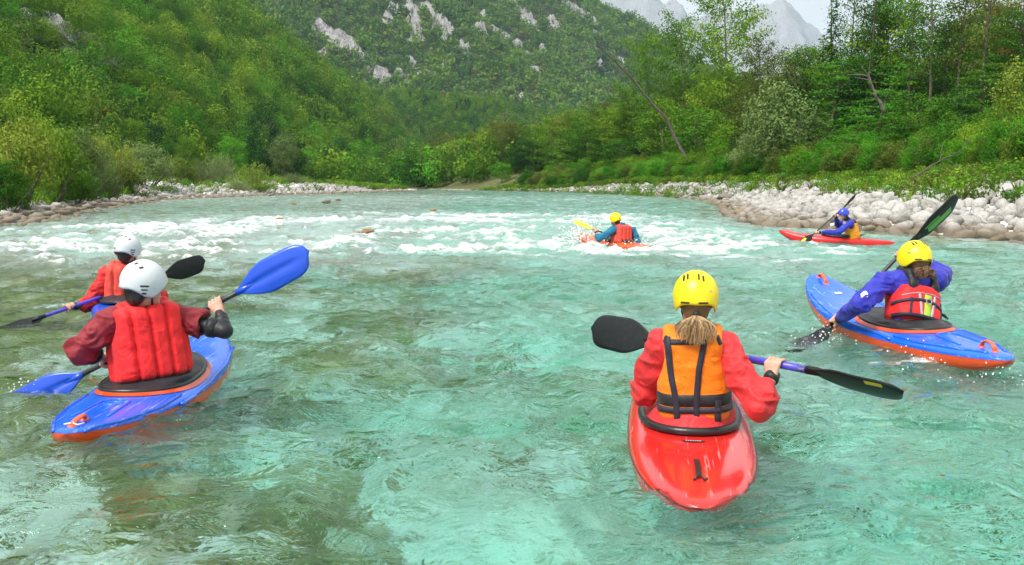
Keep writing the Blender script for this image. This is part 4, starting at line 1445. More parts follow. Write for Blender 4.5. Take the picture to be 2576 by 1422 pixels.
    bedm = stone_mat('river_bed_stone', (.66, .65, .60), (.86, .85, .82), (.32, .31, .24), wet=(.40, .40, .24))
    olv = stone_mat('olive_bed_stone', (.17, .18, .022), (.34, .30, .07), (.065, .08, .010), wet=(.16, .17, .02))
    bs = [boulder_mesh(360 + k, bedm if k < 6 else olv, 2) for k in range(12)]
    ob = rs.random(n) < 0.08 + 0.55 * sstep(0.2, -4.2, S3[:, 0] - 0.03 * S3[:, 1] + 1.8 * fbm2(S3[:, 0] * 0.45 + 7, S3[:, 1] * 0.35, 35, 4, 0.6))
    instancer('riverbed_cobbles', np.stack([S3[:, 0], S3[:, 1], z3 + S3[:, 2] * 0.1], -1), np.stack([rs.normal(size=n) * 0.2, rs.normal(size=n) * 0.2, rs.random(n) * 6.28], -1),
              np.stack([S3[:, 2] * 1.1, S3[:, 2], S3[:, 2] * 0.7], -1), rs.integers(0, 6, n) + 6 * ob, bs, 'pale and olive cobbles on the river bed under the clear water', 'cobbles')

    # rocks breaking the surface in the rapids
    for k, (u, v, w, fl, dz, lab) in enumerate([
        (706, 573, 17, 0.6, 0.03, 'orange brown rock in the rapids, the larger of an upper pair'),
        (702, 591, 8, 0.8, 0.0, 'little orange rock just below the larger upper one'),
        (820, 514, 14, 0.45, 0.04, 'dark brown rock far up in the shallow left channel'),
        (893, 613, 15, 0.5, -0.01, 'orange brown boulder in the rapids, left of a close pair'),
        (925, 613, 18, 0.5, 0.0, 'wide orange brown boulder in the rapids, right of a close pair'),
        (820, 615, 20, 0.3, -0.03, 'flat yellowish rock awash in the foam'),
        (992, 604, 12, 0.45, -0.02, 'small tan rock right of the orange boulder pair'),
        (1090, 538, 9, 0.5, 0.02, 'tiny orange rock in midstream far away'),
        (740, 519, 7, 0.5, 0.02, 'tiny brown rock in the left shallows'),
        (165, 655, 16, 0.35, -0.03, 'pale yellow rock awash left of the white helmets'),
        (850, 508, 10, 0.4, 0.02, 'pale flat stone right of the dark brown rock'),
        (60, 575, 10, 0.5, 0.03, 'small wet stone near the left bank'),
    ]):
        y = FPX * CAM_H / (v - 462)
        x = float(P(u, v, y)[0])
        r = w * y / FPX
        me = boulder_mesh(800 + k, STONE_DARK if 'dark' in lab or 'wet' in lab else STONE_TAN, 3, fl)
        o = obj('river_rock', me, None, (x, y, float(water_z(np.array([x]), np.array([y]))[0]) + 0.02 + dz + r * fl * 0.40), lab, 'rock', 'rocks in the rapids')
        o.scale = (r, r * 0.8, r)
        o.rotation_euler = (0, 0, 0.3 * math.sin(k * 5))


build_rocks()
# ------------------------------------------------------------------ solid modelling with blended distance fields
from mathutils.bvhtree import BVHTree


def nrm(v):
    v = np.asarray(v, float)
    return v / (np.linalg.norm(v) + 1e-12)


def cone(a, b, ra, rb, k=0.02, op='u'):
    return dict(t='c', a=np.asarray(a, float), b=np.asarray(b, float), ra=ra, rb=rb, k=k, op=op)


def ell(c, r, axes=None, k=0.02, op='u'):
    return dict(t='e', c=np.asarray(c, float), r=np.asarray(r, float), A=np.eye(3) if axes is None else np.asarray(axes, float), k=k, op=op)


def sbox(c, half, axes, n=2.8, rnd=0.04, k=0.02, op='u'):
    """Upright super-ellipse drum: half = (x, y, z) in the given axes."""
    return dict(t='b', c=np.asarray(c, float), h=np.asarray(half, float), A=np.asarray(axes, float), n=n, rnd=rnd, k=k, op=op)


def _dist(p, q):
    if p['t'] == 'c':
        ab = p['b'] - p['a']
        t = np.clip(((q - p['a']) @ ab) / (ab @ ab + 1e-12), 0, 1)
        return np.linalg.norm(q - p['a'] - t[..., None] * ab, axis=-1) - (p['ra'] + (p['rb'] - p['ra']) * t)
    l = (q - p['c']) @ p['A'].T
    if p['t'] == 'e':
        k0 = np.linalg.norm(l / p['r'], axis=-1)
        k1 = np.linalg.norm(l / (p['r'] ** 2), axis=-1) + 1e-9
        return k0 * (k0 - 1) / k1
    h = p['h']
    e = (np.abs(l[..., 0] / h[0]) ** p['n'] + np.abs(l[..., 1] / h[1]) ** p['n']) ** (1 / p['n'])
    d1 = (e - 1) * min(h[0], h[1])
    d2 = np.abs(l[..., 2]) - h[2]
    r = p['rnd']
    u1, u2 = np.maximum(d1 + r, 0), np.maximum(d2 + r, 0)
    return np.minimum(np.maximum(d1 + r, d2 + r), 0) + np.sqrt(u1 * u1 + u2 * u2) - r


def _bbox(p):
    if p['t'] == 'c':
        r = max(p['ra'], p['rb'])
        return np.minimum(p['a'], p['b']) - r, np.maximum(p['a'], p['b']) + r
    h = p['r'] if p['t'] == 'e' else p['h']
    e = np.abs(p['A'].T) @ h
    return p['c'] - e, p['c'] + e


def sdf_mesh(prims, vox):
    """Surface-nets polygonisation of the blended solids -> verts, quads."""
    bb = [_bbox(p) for p in prims if p['op'] == 'u']
    lo = np.min([b[0] for b in bb], 0) - 4 * vox
    hi = np.max([b[1] for b in bb], 0) + 4 * vox
    n = np.ceil((hi - lo) / vox).astype(int) + 1
    F = np.full(n, 0.08, np.float32)
    for p in prims:
        b0, b1 = _bbox(p)
        m = p['k'] + 0.03
        i0 = np.clip(np.floor((b0 - m - lo) / vox).astype(int), 0, n - 1)
        i1 = np.clip(np.ceil((b1 + m - lo) / vox).astype(int) + 1, 1, n)
        if np.any(i1 <= i0):
            continue
        g = np.stack(np.meshgrid(*[lo[j] + vox * np.arange(i0[j], i1[j]) for j in range(3)], indexing='ij'), -1)
        d = _dist(p, g).astype(np.float32)
        sl = tuple(slice(i0[j], i1[j]) for j in range(3))
        f, k = F[sl], max(p['k'], 1e-4)
        if p['op'] == 'u':
            h = np.maximum(k - np.abs(f - d), 0) / k
            F[sl] = np.minimum(f, d) - h * h * k * 0.25
        else:
            d = -d
            h = np.maximum(k - np.abs(f - d), 0) / k
            F[sl] = np.maximum(f, d) + h * h * k * 0.25
    S = F < 0
    c = np.zeros(np.array(S.shape) - 1, np.int8)
    for ox in (0, 1):
        for oy in (0, 1):
            for oz in (0, 1):
                c += S[ox:S.shape[0] - 1 + ox, oy:S.shape[1] - 1 + oy, oz:S.shape[2] - 1 + oz]
    act = np.argwhere((c > 0) & (c < 8))
    idx = np.full(c.shape, -1, np.int32)
    idx[tuple(act.T)] = np.arange(len(act))
    corner = np.array([[x, y, z] for x in (0, 1) for y in (0, 1) for z in (0, 1)])
    val = np.stack([F[tuple((act + o).T)] for o in corner], -1)
    pos, cnt = np.zeros((len(act), 3)), np.zeros(len(act))
    for a in range(8):
        for b in range(a + 1, 8):
            if np.abs(corner[a] - corner[b]).sum() != 1:
                continue
            va, vb = val[:, a], val[:, b]
            x = (va < 0) != (vb < 0)
            t = va[x] / (va[x] - vb[x])
            pos[x] += corner[a] + t[:, None] * (corner[b] - corner[a])
            cnt[x] += 1
    v = lo + (act + pos / cnt[:, None]) * vox
    quads = []
    for ax in range(3):
        o = np.zeros(3, int); o[ax] = 1
        A = S[:S.shape[0] - o[0], :S.shape[1] - o[1], :S.shape[2] - o[2]]
        B = S[o[0]:, o[1]:, o[2]:]
        e = np.argwhere(A != B)
        u_, w_ = [(1, 2), (2, 0), (0, 1)][ax]
        e = e[(e[:, u_] > 0) & (e[:, w_] > 0) & (e[:, u_] < c.shape[u_]) & (e[:, w_] < c.shape[w_]) & (e[:, ax] < c.shape[ax])]
        du, dw = np.zeros(3, int), np.zeros(3, int)
        du[u_] = 1; dw[w_] = 1
        q = np.stack([idx[tuple((e - du - dw).T)], idx[tuple((e - dw).T)], idx[tuple(e.T)], idx[tuple((e - du).T)]], -1)
        flip = ~A[tuple(e.T)]
        q[flip] = q[flip][:, ::-1]
        quads.append(q)
    q = np.concatenate(quads)
    q = q[(q >= 0).all(1)]
    # light smoothing
    for _ in range(2):
        s, k = np.zeros_like(v), np.zeros(len(v))
        for a, b in ((0, 1), (1, 2), (2, 3), (3, 0)):
            np.add.at(s, q[:, a], v[q[:, b]]); np.add.at(k, q[:, a], 1)
            np.add.at(s, q[:, b], v[q[:, a]]); np.add.at(k, q[:, b], 1)
        v = v * 0.55 + 0.45 * s / np.maximum(k, 1)[:, None]
    return v, q


def vert_normals(v, q):
    n = np.zeros_like(v)
    fn = np.cross(v[q[:, 2]] - v[q[:, 0]], v[q[:, 3]] - v[q[:, 1]])
    for k in range(4):
        np.add.at(n, q[:, k], fn)
    return n / (np.linalg.norm(n, axis=1, keepdims=True) + 1e-12)


def drape(bvh, path, width, frame, lift=0.004, mode='back', n=24):
    """A strap laid on a surface. path: points (x, z) or (angle, z) in the frame (origin, axes rows x, y, z)."""
    o, A = frame
    path = np.asarray(path, float)
    t = np.linspace(0, len(path) - 1, n)
    pp = np.stack([np.interp(t, np.arange(len(path)), path[:, j]) for j in range(2)], -1)
    tg = np.gradient(pp, axis=0)
    rows = []
    for i in range(n):
        if mode == 'ring':
            side = np.array([0.0, 1.0])
        else:
            side = np.array([-tg[i, 1], tg[i, 0]]); side /= np.linalg.norm(side) + 1e-9
        row = []
        for s, lf in ((-0.5, -0.002), (-0.44, lift), (0.44, lift), (0.5, -0.002)):
            p = pp[i] + side * s * width
            if mode == 'ring':
                d = A[0] * math.cos(p[0]) + A[1] * math.sin(p[0])
                org = o + A[2] * p[1] + d * 0.6; dr = -d
            else:
                sg = -1.0 if mode == 'back' else 1.0
                org = o + A[0] * p[0] + A[2] * p[1] + A[1] * sg * 0.6; dr = -A[1] * sg
            h = bvh.ray_cast(Vector(org), Vector(dr), 0.9)
            row.append(None if h[0] is None else np.array(h[0]) + np.array(h[1]) * (lf if np.dot(np.array(h[1]), dr) < 0 else -lf))
        rows.append(row)
    good = [r for r in rows if all(x is not None for x in r)]
    if len(good) < 2:
        return None
    v = np.array(good).reshape(-1, 3)
    f = grid_faces(4, len(good))
    c = v[f].mean(1); fn = np.cross(v[f[:, 2]] - v[f[:, 0]], v[f[:, 3]] - v[f[:, 1]])
    out = c - (o + A[2] * ((c - o) @ A[2])[:, None])
    fl = (fn * out).sum(1).sum() < 0
    return v, f[:, ::-1] if fl else f


# ------------------------------------------------------------------ cloth, skin, plastic
def cloth_mat(name, col, var=0.16, rough=0.62, fold=0.012):
    m, nt, out = mat_new(name)
    tc = N(nt, 'ShaderNodeTexCoord').outputs['Object']
    n1 = N(nt, 'ShaderNodeTexNoise', {'Vector': tc, 'Scale': 5.0, 'Detail': 4.0, 'Roughness': 0.6}).outputs['Fac']
    n2 = N(nt, 'ShaderNodeTexNoise', {'Vector': tc, 'Scale': 11.0, 'Detail': 2.0, 'Distortion': 1.4}).outputs['Fac']
    n3 = N(nt, 'ShaderNodeTexNoise', {'Vector': tc, 'Scale': 420.0, 'Detail': 1.0}).outputs['Fac']
    c = ramp(nt, n1, [(0.3, tuple(k * (1 - var) for k in col)), (0.55, col), (0.75, tuple(min(1, k * (1 + var * 0.4) + 0.01) for k in col))])
    h = N(nt, 'ShaderNodeMath', {0: n3, 1: 0.04, 2: n2}, operation='MULTIPLY_ADD').outputs[0]
    b = N(nt, 'ShaderNodeBump', {'Height': h, 'Strength': 1.0, 'Distance': fold}).outputs[0]
    p = N(nt, 'ShaderNodeBsdfPrincipled', {'Base Color': c, 'Roughness': rough, 'Normal': b})
    p.inputs['Sheen Weight'].default_value = 0.08
    p.inputs['Specular IOR Level'].default_value = 0.35
    nt.links.new(p.outputs[0], out.inputs[0])
    return m


def skin_mat(name, col):
    m, nt, out = mat_new(name)
    tc = N(nt, 'ShaderNodeTexCoord').outputs['Object']
    n1 = N(nt, 'ShaderNodeTexNoise', {'Vector': tc, 'Scale': 28.0, 'Detail': 4.0}).outputs['Fac']
    c = ramp(nt, n1, [(0.3, (col[0] * .85, col[1] * .70, col[2] * .68)), (0.6, col)])
    p = N(nt, 'ShaderNodeBsdfPrincipled', {'Base Color': c, 'Roughness': 0.5})
    p.inputs['Subsurface Weight'].default_value = 0.12
    p.inputs['Subsurface Radius'].default_value = (0.02, 0.008, 0.004)
    nt.links.new(p.outputs[0], out.inputs[0])
    return m


def hair_mat(name, c0, c1, c2):
    m, nt, out = mat_new(name)
    p = N(nt, 'ShaderNodeBsdfPrincipled', {'Base Color': ramp(nt, attr(nt, 'tint'), [(0.0, c0), (0.5, c1), (1.0, c2)]), 'Roughness': 0.38})
    nt.links.new(p.outputs[0], out.inputs[0])
    return m


M = {
    'skin': skin_mat('skin', (.62, .36, .26)),
    'red': cloth_mat('red_nylon', (.60, .020, .024)), 'orange_red': cloth_mat('orange_red_nylon', (.66, .085, .045)),
    'vest_red': cloth_mat('vest_red_nylon', (.84, .020, .022), 0.08), 'vest_coral': cloth_mat('vest_coral_nylon', (.70, .070, .045), 0.12),
    'jacket_red': cloth_mat('jacket_red', (.64, .028, .032)), 'maroon': cloth_mat('jacket_maroon', (.250, .016, .024)),
    'scarlet': cloth_mat('jacket_scarlet', (.60, .022, .020)),
    'blue': cloth_mat('jacket_blue', (.030, .035, .40)), 'teal': cloth_mat('jacket_teal', (.006, .15, .26)), 'orange': cloth_mat('vest_orange', (.85, .215, .006), 0.08),
    'amber': cloth_mat('vest_amber', (.78, .30, .012), 0.10), 'black': cloth_mat('black_neoprene', (.016, .017, .020), 0.3, 0.5, 0.006),
    'navy': cloth_mat('navy_webbing', (.026, .026, .042), 0.2, 0.6, 0.002), 'lime': cloth_mat('lime_panel', (.44, .70, .05), 0.06, 0.5, 0.003),
    'silver': cloth_mat('silver_tape', (.42, .43, .44), 0.1, 0.35, 0.002), 'grey': cloth_mat('grey_print', (.55, .57, .62), 0.2),
    'hel_yellow': simple_mat('yellow_helmet_shell', (.86, .66, .004), 0.36, var=0.07, coat=0.10, noise_rough=0.08), 'hel_white': simple_mat('white_helmet_shell', (.60, .64, .66), 0.42, var=0.10, coat=0.0, noise_rough=0.08),
    'hel_blue': simple_mat('blue_helmet_shell', (.035, .06, .52), 0.25, var=0.08, coat=0.4), 'dark': simple_mat('dark_slot', (.012, .012, .012), 0.7),
    'blond': hair_mat('blond_hair', (.16, .085, .035), (.42, .27, .125), (.66, .50, .30)), 'brown_hair': simple_mat('brown_hair', (.15, .075, .032), 0.45, var=0.5, vscale=40), 'dark_hair': simple_mat('dark_hair', (.02, .016, .013), 0.5),
    'k_red': simple_mat('red_kayak_plastic', (.66, .022, .018), 0.20, var=0.06, vscale=3, coat=0.5, bump=0.0006, bscale=9, scratch=0.55), 'k_blue': simple_mat('blue_kayak_plastic', (.005, .125, .78), 0.24, var=0.14, vscale=5, coat=0.35, bump=0.0012, bscale=14, scratch=0.6),
    'k_orange': simple_mat('orange_kayak_plastic', (.74, .075, .012), 0.25, var=0.08, vscale=4, coat=0.35), 'k_scarlet': simple_mat('scarlet_kayak_plastic', (.78, .022, .022), 0.25, var=0.08, vscale=4, coat=0.35),
    'k_tango': simple_mat('tangerine_kayak_plastic', (.86, .105, .010), 0.25, var=0.08, vscale=4, coat=0.35),
    'rim': simple_mat('black_rim_plastic', (.018, .018, .020), 0.32, var=0.2, bump=0.001), 'handle': simple_mat('orange_handle', (.85, .12, .03), 0.35), 'cord': simple_mat('white_cord', (.75, .75, .75), 0.7),
    'carbon': simple_mat('black_blade', (.008, .011, .011), 0.42, var=0.2, vscale=30, spec=0.3), 'b_blue': simple_mat('blue_blade', (.008, .075, .60), 0.28, var=0.08, coat=0.3), 'b_yellow': simple_mat('yellow_blade', (.78, .66, .06), 0.35, var=0.1),
    'alu': simple_mat('black_shaft', (.030, .034, .038), 0.38, var=0.2, vscale=20), 'violet': simple_mat('violet_grip', (.075, .055, .50), 0.34, var=0.1, coat=0.2), 'tape': simple_mat('pale_tape', (.45, .46, .55), 0.5, var=0.2, vscale=60),
    'paint_yellow': simple_mat('yellow_print', (.70, .58, .02), 0.4), 'paint_green': simple_mat('green_print', (.16, .42, .06), 0.4), 'paint_black': simple_mat('dark_print', (.16, .012, .014), 0.4),
    'white': simple_mat('white_print', (.75, .76, .78), 0.5),
}


def drape_part(name, bvh, path, width, frame, mat, parent, origin, lift=0.004, mode='back', n=24):
    r = drape(bvh, path, width, frame, lift, mode, n)
    if r is None:
        return None
    return obj(name, Geo().add(*r).mesh(name, [mat], True, origin), parent)


# ------------------------------------------------------------------ a seated paddler
def hand_prims(grip, axis, wrist, s, knuckle):
    """Four fingers and a thumb closed round a shaft."""
    a = nrm(axis)
    w = wrist - grip
    e1 = nrm(w - a * (w @ a))
    e2 = np.cross(a, e1)
    if e2 @ np.asarray(knuckle) < 0:
        e2 = -e2
    pr = []
    rr = 0.0088 * s

    def at(ang, r, along):
        return grip + a * along + (e1 * math.cos(ang) + e2 * math.sin(ang)) * r * s
    offs = [(-0.033, 0.92), (-0.0115, 1.05), (0.0105, 1.0), (0.031, 0.82)]
    for j, (al, ln) in enumerate(offs):
        al = al * s
        k0 = at(0.95, 0.042, al * 1.02)
        pts = [k0, at(0.95 + 0.85 * ln, 0.0335, al), at(0.95 + 1.9 * ln, 0.0265, al), at(0.95 + 2.9 * ln, 0.0255, al * 0.96)]
        for q in range(3):
            pr.append(cone(pts[q], pts[q + 1], rr * (1.08 - 0.07 * q), rr * (1.0 - 0.08 * q), 0.004))
        pr.append(cone(wrist + a * al * 0.45, k0, 0.017 * s, 0.0115 * s, 0.010))
    tb = [wrist * 0.55 + at(0.2, 0.035, -0.03 * s) * 0.45, at(-0.35, 0.036, -0.040 * s), at(-1.3, 0.029, -0.034 * s), at(-2.3, 0.027, -0.022 * s)]
    for q in range(3):
        pr.append(cone(tb[q], tb[q + 1], (0.0145 - 0.002 * q) * s, (0.0115 - 0.0012 * q) * s, 0.006))
    pr.append(cone(wrist, at(0.5, 0.034, 0), 0.024 * s, 0.020 * s, 0.012))
    return pr


def helmet(parent, origin, c, r, u, f, s, mat, style):
    """Shell with ear pieces, dark lining edge and vent slots."""
    g = Geo()
    na, nr = 56, 22
    ph = np.arange(na) * 2 * math.pi / na                     # 0 = front
    back = 0.5 - 0.5 * np.cos(ph)
    side = np.sin(ph) ** 2
    rim = np.radians(84 + 24 * back + style.get('ear', 30) * side ** 2.2 * np.where(np.cos(ph) > 0, 1.0, 0.92))
    rows = []
    for sh, kk in ((1.0, 1), (0.955, -1)):
        for t in (np.linspace(0.02, 1, nr) if kk > 0 else np.linspace(1, 0.55, 6)):
            al = rim * t
            fl = 1 + 0.035 * sstep(0.82, 1.0, t) * (kk > 0)
            d = np.stack([np.sin(al) * np.sin(ph), np.sin(al) * np.cos(ph), np.cos(al)], -1)
            zz = np.where(d[:, 2] > 0, 0.122, 0.132)
            p = d * np.stack([np.full(na, 0.110), np.where(d[:, 1] > 0, 0.128, 0.126), zz], -1) * sh * fl[..., None] if np.ndim(fl) else d * np.stack([np.full(na, 0.110), np.where(d[:, 1] > 0, 0.128, 0.126), zz], -1) * sh * fl
            rows.append(p)
    v = np.concatenate(rows) * s
    W = c + v[:, :1] * r + v[:, 1:2] * f + v[:, 2:3] * u
    nrow = len(rows)
    F = grid_faces(na, nrow, True)[:, ::-1]
    cap = np.array([[i, (i + 1) % na, na * nrow] for i in range(na)])
    W = np.concatenate([W, [c + u * 0.122 * s]])
    g.add(W, [F, cap])
    he = obj('helmet', g.mesh('helmet', [mat], True, origin), parent)
    bvh = BVHTree.FromPolygons([tuple(x) for x in W[:-1]], [tuple(x) for x in F])
    fr = (c, np.stack([r, f, u]))
    for (mode, path, wd) in style['slots']:
        drape_part('vent_slot', bvh, np.array(path) * (s if mode != 'ring' else 1), wd * s, fr, M['dark'], he, origin, 0.0022, mode, 7)
    for (mode, path, wd) in style.get('rivets', ()):
        drape_part('rivet', bvh, np.array(path) * s, wd * s, fr, M['silver'], he, origin, 0.002, mode, 3)
    for (mode, path, wd) in style.get('marks', ()):
        drape_part('sticker', bvh, np.array(path) * s, wd * s, fr, M['paint_green'], he, origin, 0.0015, mode, 5)
    return he


SLOT_Y = {'ear': 31, 'slots': [('back', [(x, z), (x * 0.93, z + 0.026)], 0.0085) for x, z in ((-0.062, 0.070), (-0.044, 0.078), (0.008, 0.078), (0.030, 0.070))] +
          [('back', [(x0, z), (x1, z)], 0.0085) for x0, x1 in ((-0.074, -0.036), (0.006, 0.050)) for z in (-0.030, -0.048)] +
          [('ring', [(0.0 + 0.10 * k, -0.03 - 0.02 * k), (0.10 + 0.10 * k, -0.03 - 0.02 * k)], 0.006) for k in range(3)],
          'rivets': [('back', [(-0.088, 0.026), (-0.082, 0.026)], 0.006), ('back', [(0.060, 0.026), (0.066, 0.026)], 0.006)]}
SLOT_W = {'ear': 34, 'slots': [('ring', [(-0.62 + 0.05 * k, -0.020 - 0.020 * k), (-0.22 - 0.04 * k, -0.020 - 0.020 * k)], 0.009 if k != 1 else 0.007) for k in range(4)] +
          [('back', [(-0.042, -0.006), (-0.026, -0.006)], 0.016), ('back', [(-0.018, 0.102), (-0.006, 0.106)], 0.010), ('back', [(0.028, 0.100), (0.040, 0.096)], 0.010), ('back', [(0.066, 0.082), (0.074, 0.074)], 0.009)],
          'rivets': [('back', [(0.080, -0.085), (0.085, -0.085)], 0.005)]}
SLOT_S = {'ear': 24, 'slots': [('ring', [(math.pi + 0.25 * k - 0.5, 0.030), (math.pi + 0.25 * k - 0.62, 0.062)], 0.016) for k in range(4)] + [('ring', [(0.25 * k, 0.030), (0.25 * k + 0.1, 0.062)], 0.016) for k in range(4)]}


def person(spec):
    s = spec.get('s', 1.0)
    hip, neck = spec['hip'], spec['neck']
    sh, el_, gr = spec['sh'], spec['el'], spec['grip']          # (left, right)
    U = nrm(neck - hip)
    Rv = sh[1] - sh[0]; Rv = nrm(Rv - U * (Rv @ U))
    Fv = np.cross(U, Rv)
    A = np.stack([Rv, Fv, U])
    T = float((neck - hip) @ U)
    org = hip
    loc = lambda x, y, z: hip + (Rv * x + Fv * y + U * z * T / 0.50 / 1.0 * 1.0) * 1.0 if False else hip + Rv * x * s + Fv * y * s + U * z * (T / 0.50)
    e = obj('person', None, None, tuple(org), spec['label'], 'person')
    e.empty_display_size = 0.2
    hc, hf, hu = spec['head'], nrm(spec['hf']), np.asarray(spec.get('hu', (0, 0, 1.0)))
    hr = nrm(np.cross(hf, hu)); hu = np.cross(hr, hf)
    hA = np.stack([hr, hf, hu])
    H = lambda x, y, z: hc + (hr * x + hf * y + hu * z) * s
    vox = spec['vox']
    # --- body: one continuous surface
    wr = []
    for j in (0, 1):
        wr.append(gr[j] + nrm(el_[j] - gr[j] + np.asarray(spec.get('wristoff', ((0, 0, 0), (0, 0, 0)))[j])) * 0.088 * s)
    pr = [ell(loc(0, 0, 0.03), (.165 * s, .125 * s, .10 * s), A, .05), ell(loc(0, .01, .20), (.135 * s, .10 * s, .16 * s), A, .05), ell(loc(0, 0.01, .36), (.155 * s, .11 * s, .15 * s), A, .05)]
    for j in (0, 1):
        pr.append(cone(loc((-.06, .06)[j], 0, .44), sh[j], .055 * s, .052 * s, .04))
        pr.append(cone(sh[j], el_[j], .046 * s, .034 * s, .02))
        pr.append(cone(el_[j], wr[j], .034 * s, .024 * s, .015))
    leg = spec.get('legdir')
    if leg is not None:
        lr = nrm(np.cross(leg, (0, 0, 1)))
        for sg in (-1, 1):
            kn = hip + leg * 0.46 * s + lr * sg * 0.15 * s + np.array([0, 0, spec.get('knee', 0.03)])
            an = hip + leg * 0.84 * s + lr * sg * 0.09 * s + np.array([0, 0, spec.get('knee', 0.03) - 0.05])
            pr += [cone(hip + lr * sg * 0.09 * s, kn, .075 * s, .055 * s, .03), cone(kn, an, .052 * s, .036 * s, .03)]
    pr.append(cone(loc(0, 0.0, .47), H(0, -.012, -.07), .056 * s, .052 * s, .03))
    pr += [ell(H(0, -.012, .028), (.074 * s, .094 * s, .090 * s), hA, .03), ell(H(0, .030, -.045), (.057 * s, .066 * s, .078 * s), hA, .03), ell(H(0, .078, -.100), (.026 * s, .020 * s, .020 * s), hA, .02),
           cone(H(0, .096, .005), H(0, .112, -.036), .009 * s, .014 * s, .012), ell(H(0, .092, -.072), (.024 * s, .011 * s, .010 * s), hA, .006), ell(H(0, .086, .026), (.052 * s, .016 * s, .010 * s), hA, .012)]
    for sg in (-1, 1):
        pr.append(ell(H(sg * .076, -.006, -.020), (.010 * s, .026 * s, .034 * s), hA, .006))
        pr.append(ell(H(sg * .031, .098, .006), (.017 * s, .014 * s, .011 * s), hA, .008, 's'))
    for j in (0, 1):
        pr += hand_prims(gr[j], spec['shaft'], wr[j], s, spec.get('kn', ((0, 0, 1), (0, 0, 1)))[j])
    v, q = sdf_mesh(pr, vox)
    obj('body', mk_mesh('body', v - org, q, [M['skin']]), e)
    for sg in (-1, 1):
        bm = bmesh.new(); bmesh.ops.create_uvsphere(bm, u_segments=10, v_segments=8, radius=0.0115 * s)
        me = bpy.data.meshes.new('eye'); bm.to_mesh(me); bm.free(); me.materials.append(M['dark'])
        obj('eye', me, e, tuple(H(sg * .031, .090, .006) - org))
    # --- jacket
    jr = spec.get('bulk', 1.0)
    pj = [sbox(loc(0, 0.004, .21), (.158 * s, .106 * s, .25 * T / .5), A, 2.3, .06, .03), cone(loc(0, -.005, .44), loc(0, -.005, .505), .075 * s, .066 * s, .04)]
    for j in (0, 1):
        pj.append(cone(loc((-.05, .05)[j], 0, .42), sh[j], .085 * s, .072 * s, .05))
        f = spec.get('sleeve', (1.0, 1.0))[j]
        mid = (sh[j] + el_[j]) / 2
        pj.append(cone(sh[j], mid, .070 * s, .066 * s * jr, .03))
        pj.append(cone(mid, el_[j], .066 * s * jr, .060 * s * jr, .03))
        if f > 0:
            end = el_[j] + (wr[j] - el_[j]) * f
            pj.append(cone(el_[j], el_[j] + (end - el_[j]) * 0.55, .060 * s * jr, .054 * s * jr, .03))
            pj.append(cone(el_[j] + (end - el_[j]) * 0.55, end, .054 * s * jr, spec.get('wristr', .038) * s, .02))
            # flat sleeve end
            d = nrm(wr[j] - el_[j])
            pj.append(cone(end + d * .030 * s, end + d * .075 * s, .050 * s, .050 * s, .004, 's'))
        else:
            d = nrm(el_[j] - sh[j])
            pj.append(cone(el_[j] + d * (.065 + f) * s, el_[j] + d * (.16 + f) * s, .10 * s, .10 * s, .004, 's'))
    pj.append(ell(loc(0, 0, .56), (.055 * s, .055 * s, .10 * s), A, .01, 's'))
    v, q = sdf_mesh(pj, vox * 1.15)
    n = vert_normals(v, q)
    l = (v - hip) / s
    sd = spec.get('seed', 1)
    # folds: ridges running round the sleeves, pulled towards the elbows
    tz = np.linalg.norm((v - hip) - U * ((v - hip) @ U)[:, None], axis=1) / s
    w = 0.35 + 0.65 * sstep(0.15, 0.26, tz)
    dl = np.minimum(*[np.linalg.norm(v - x, axis=1) for x in el_]) / s
    w = w * (1 + 0.45 * np.exp(-(dl / 0.11) ** 2))
    qx = l[:, 0] + 0.05 * noise3(l[:, 0] * 7, l[:, 1] * 7, l[:, 2] * 7 + sd, 70)
    qz = l[:, 2] + 0.05 * noise3(l[:, 0] * 7 + 9, l[:, 1] * 7, l[:, 2] * 7 + sd, 69)
    fo = 1 - 2 * np.abs(noise3(qx * 8.5 + sd, l[:, 1] * 7 + 2 * sd, qz * 13, 71)) ** 0.8
    fo2 = 1 - 2 * np.abs(noise3(qx * 19 + sd, l[:, 1] * 15, qz * 25 + sd, 72))
    v = v + n * (w * (0.011 * fo + 0.0085 * fo2 - 0.004) * s * np.where(((v - hip) @ Fv < 0) & (np.abs((v - hip) @ Rv) < .15 * s), 0.2, 1.0) * spec.get('fold', 1.0))[:, None]
    obj('jacket', mk_mesh('jacket', v - org, q, [M[spec['jacket']]]), e)
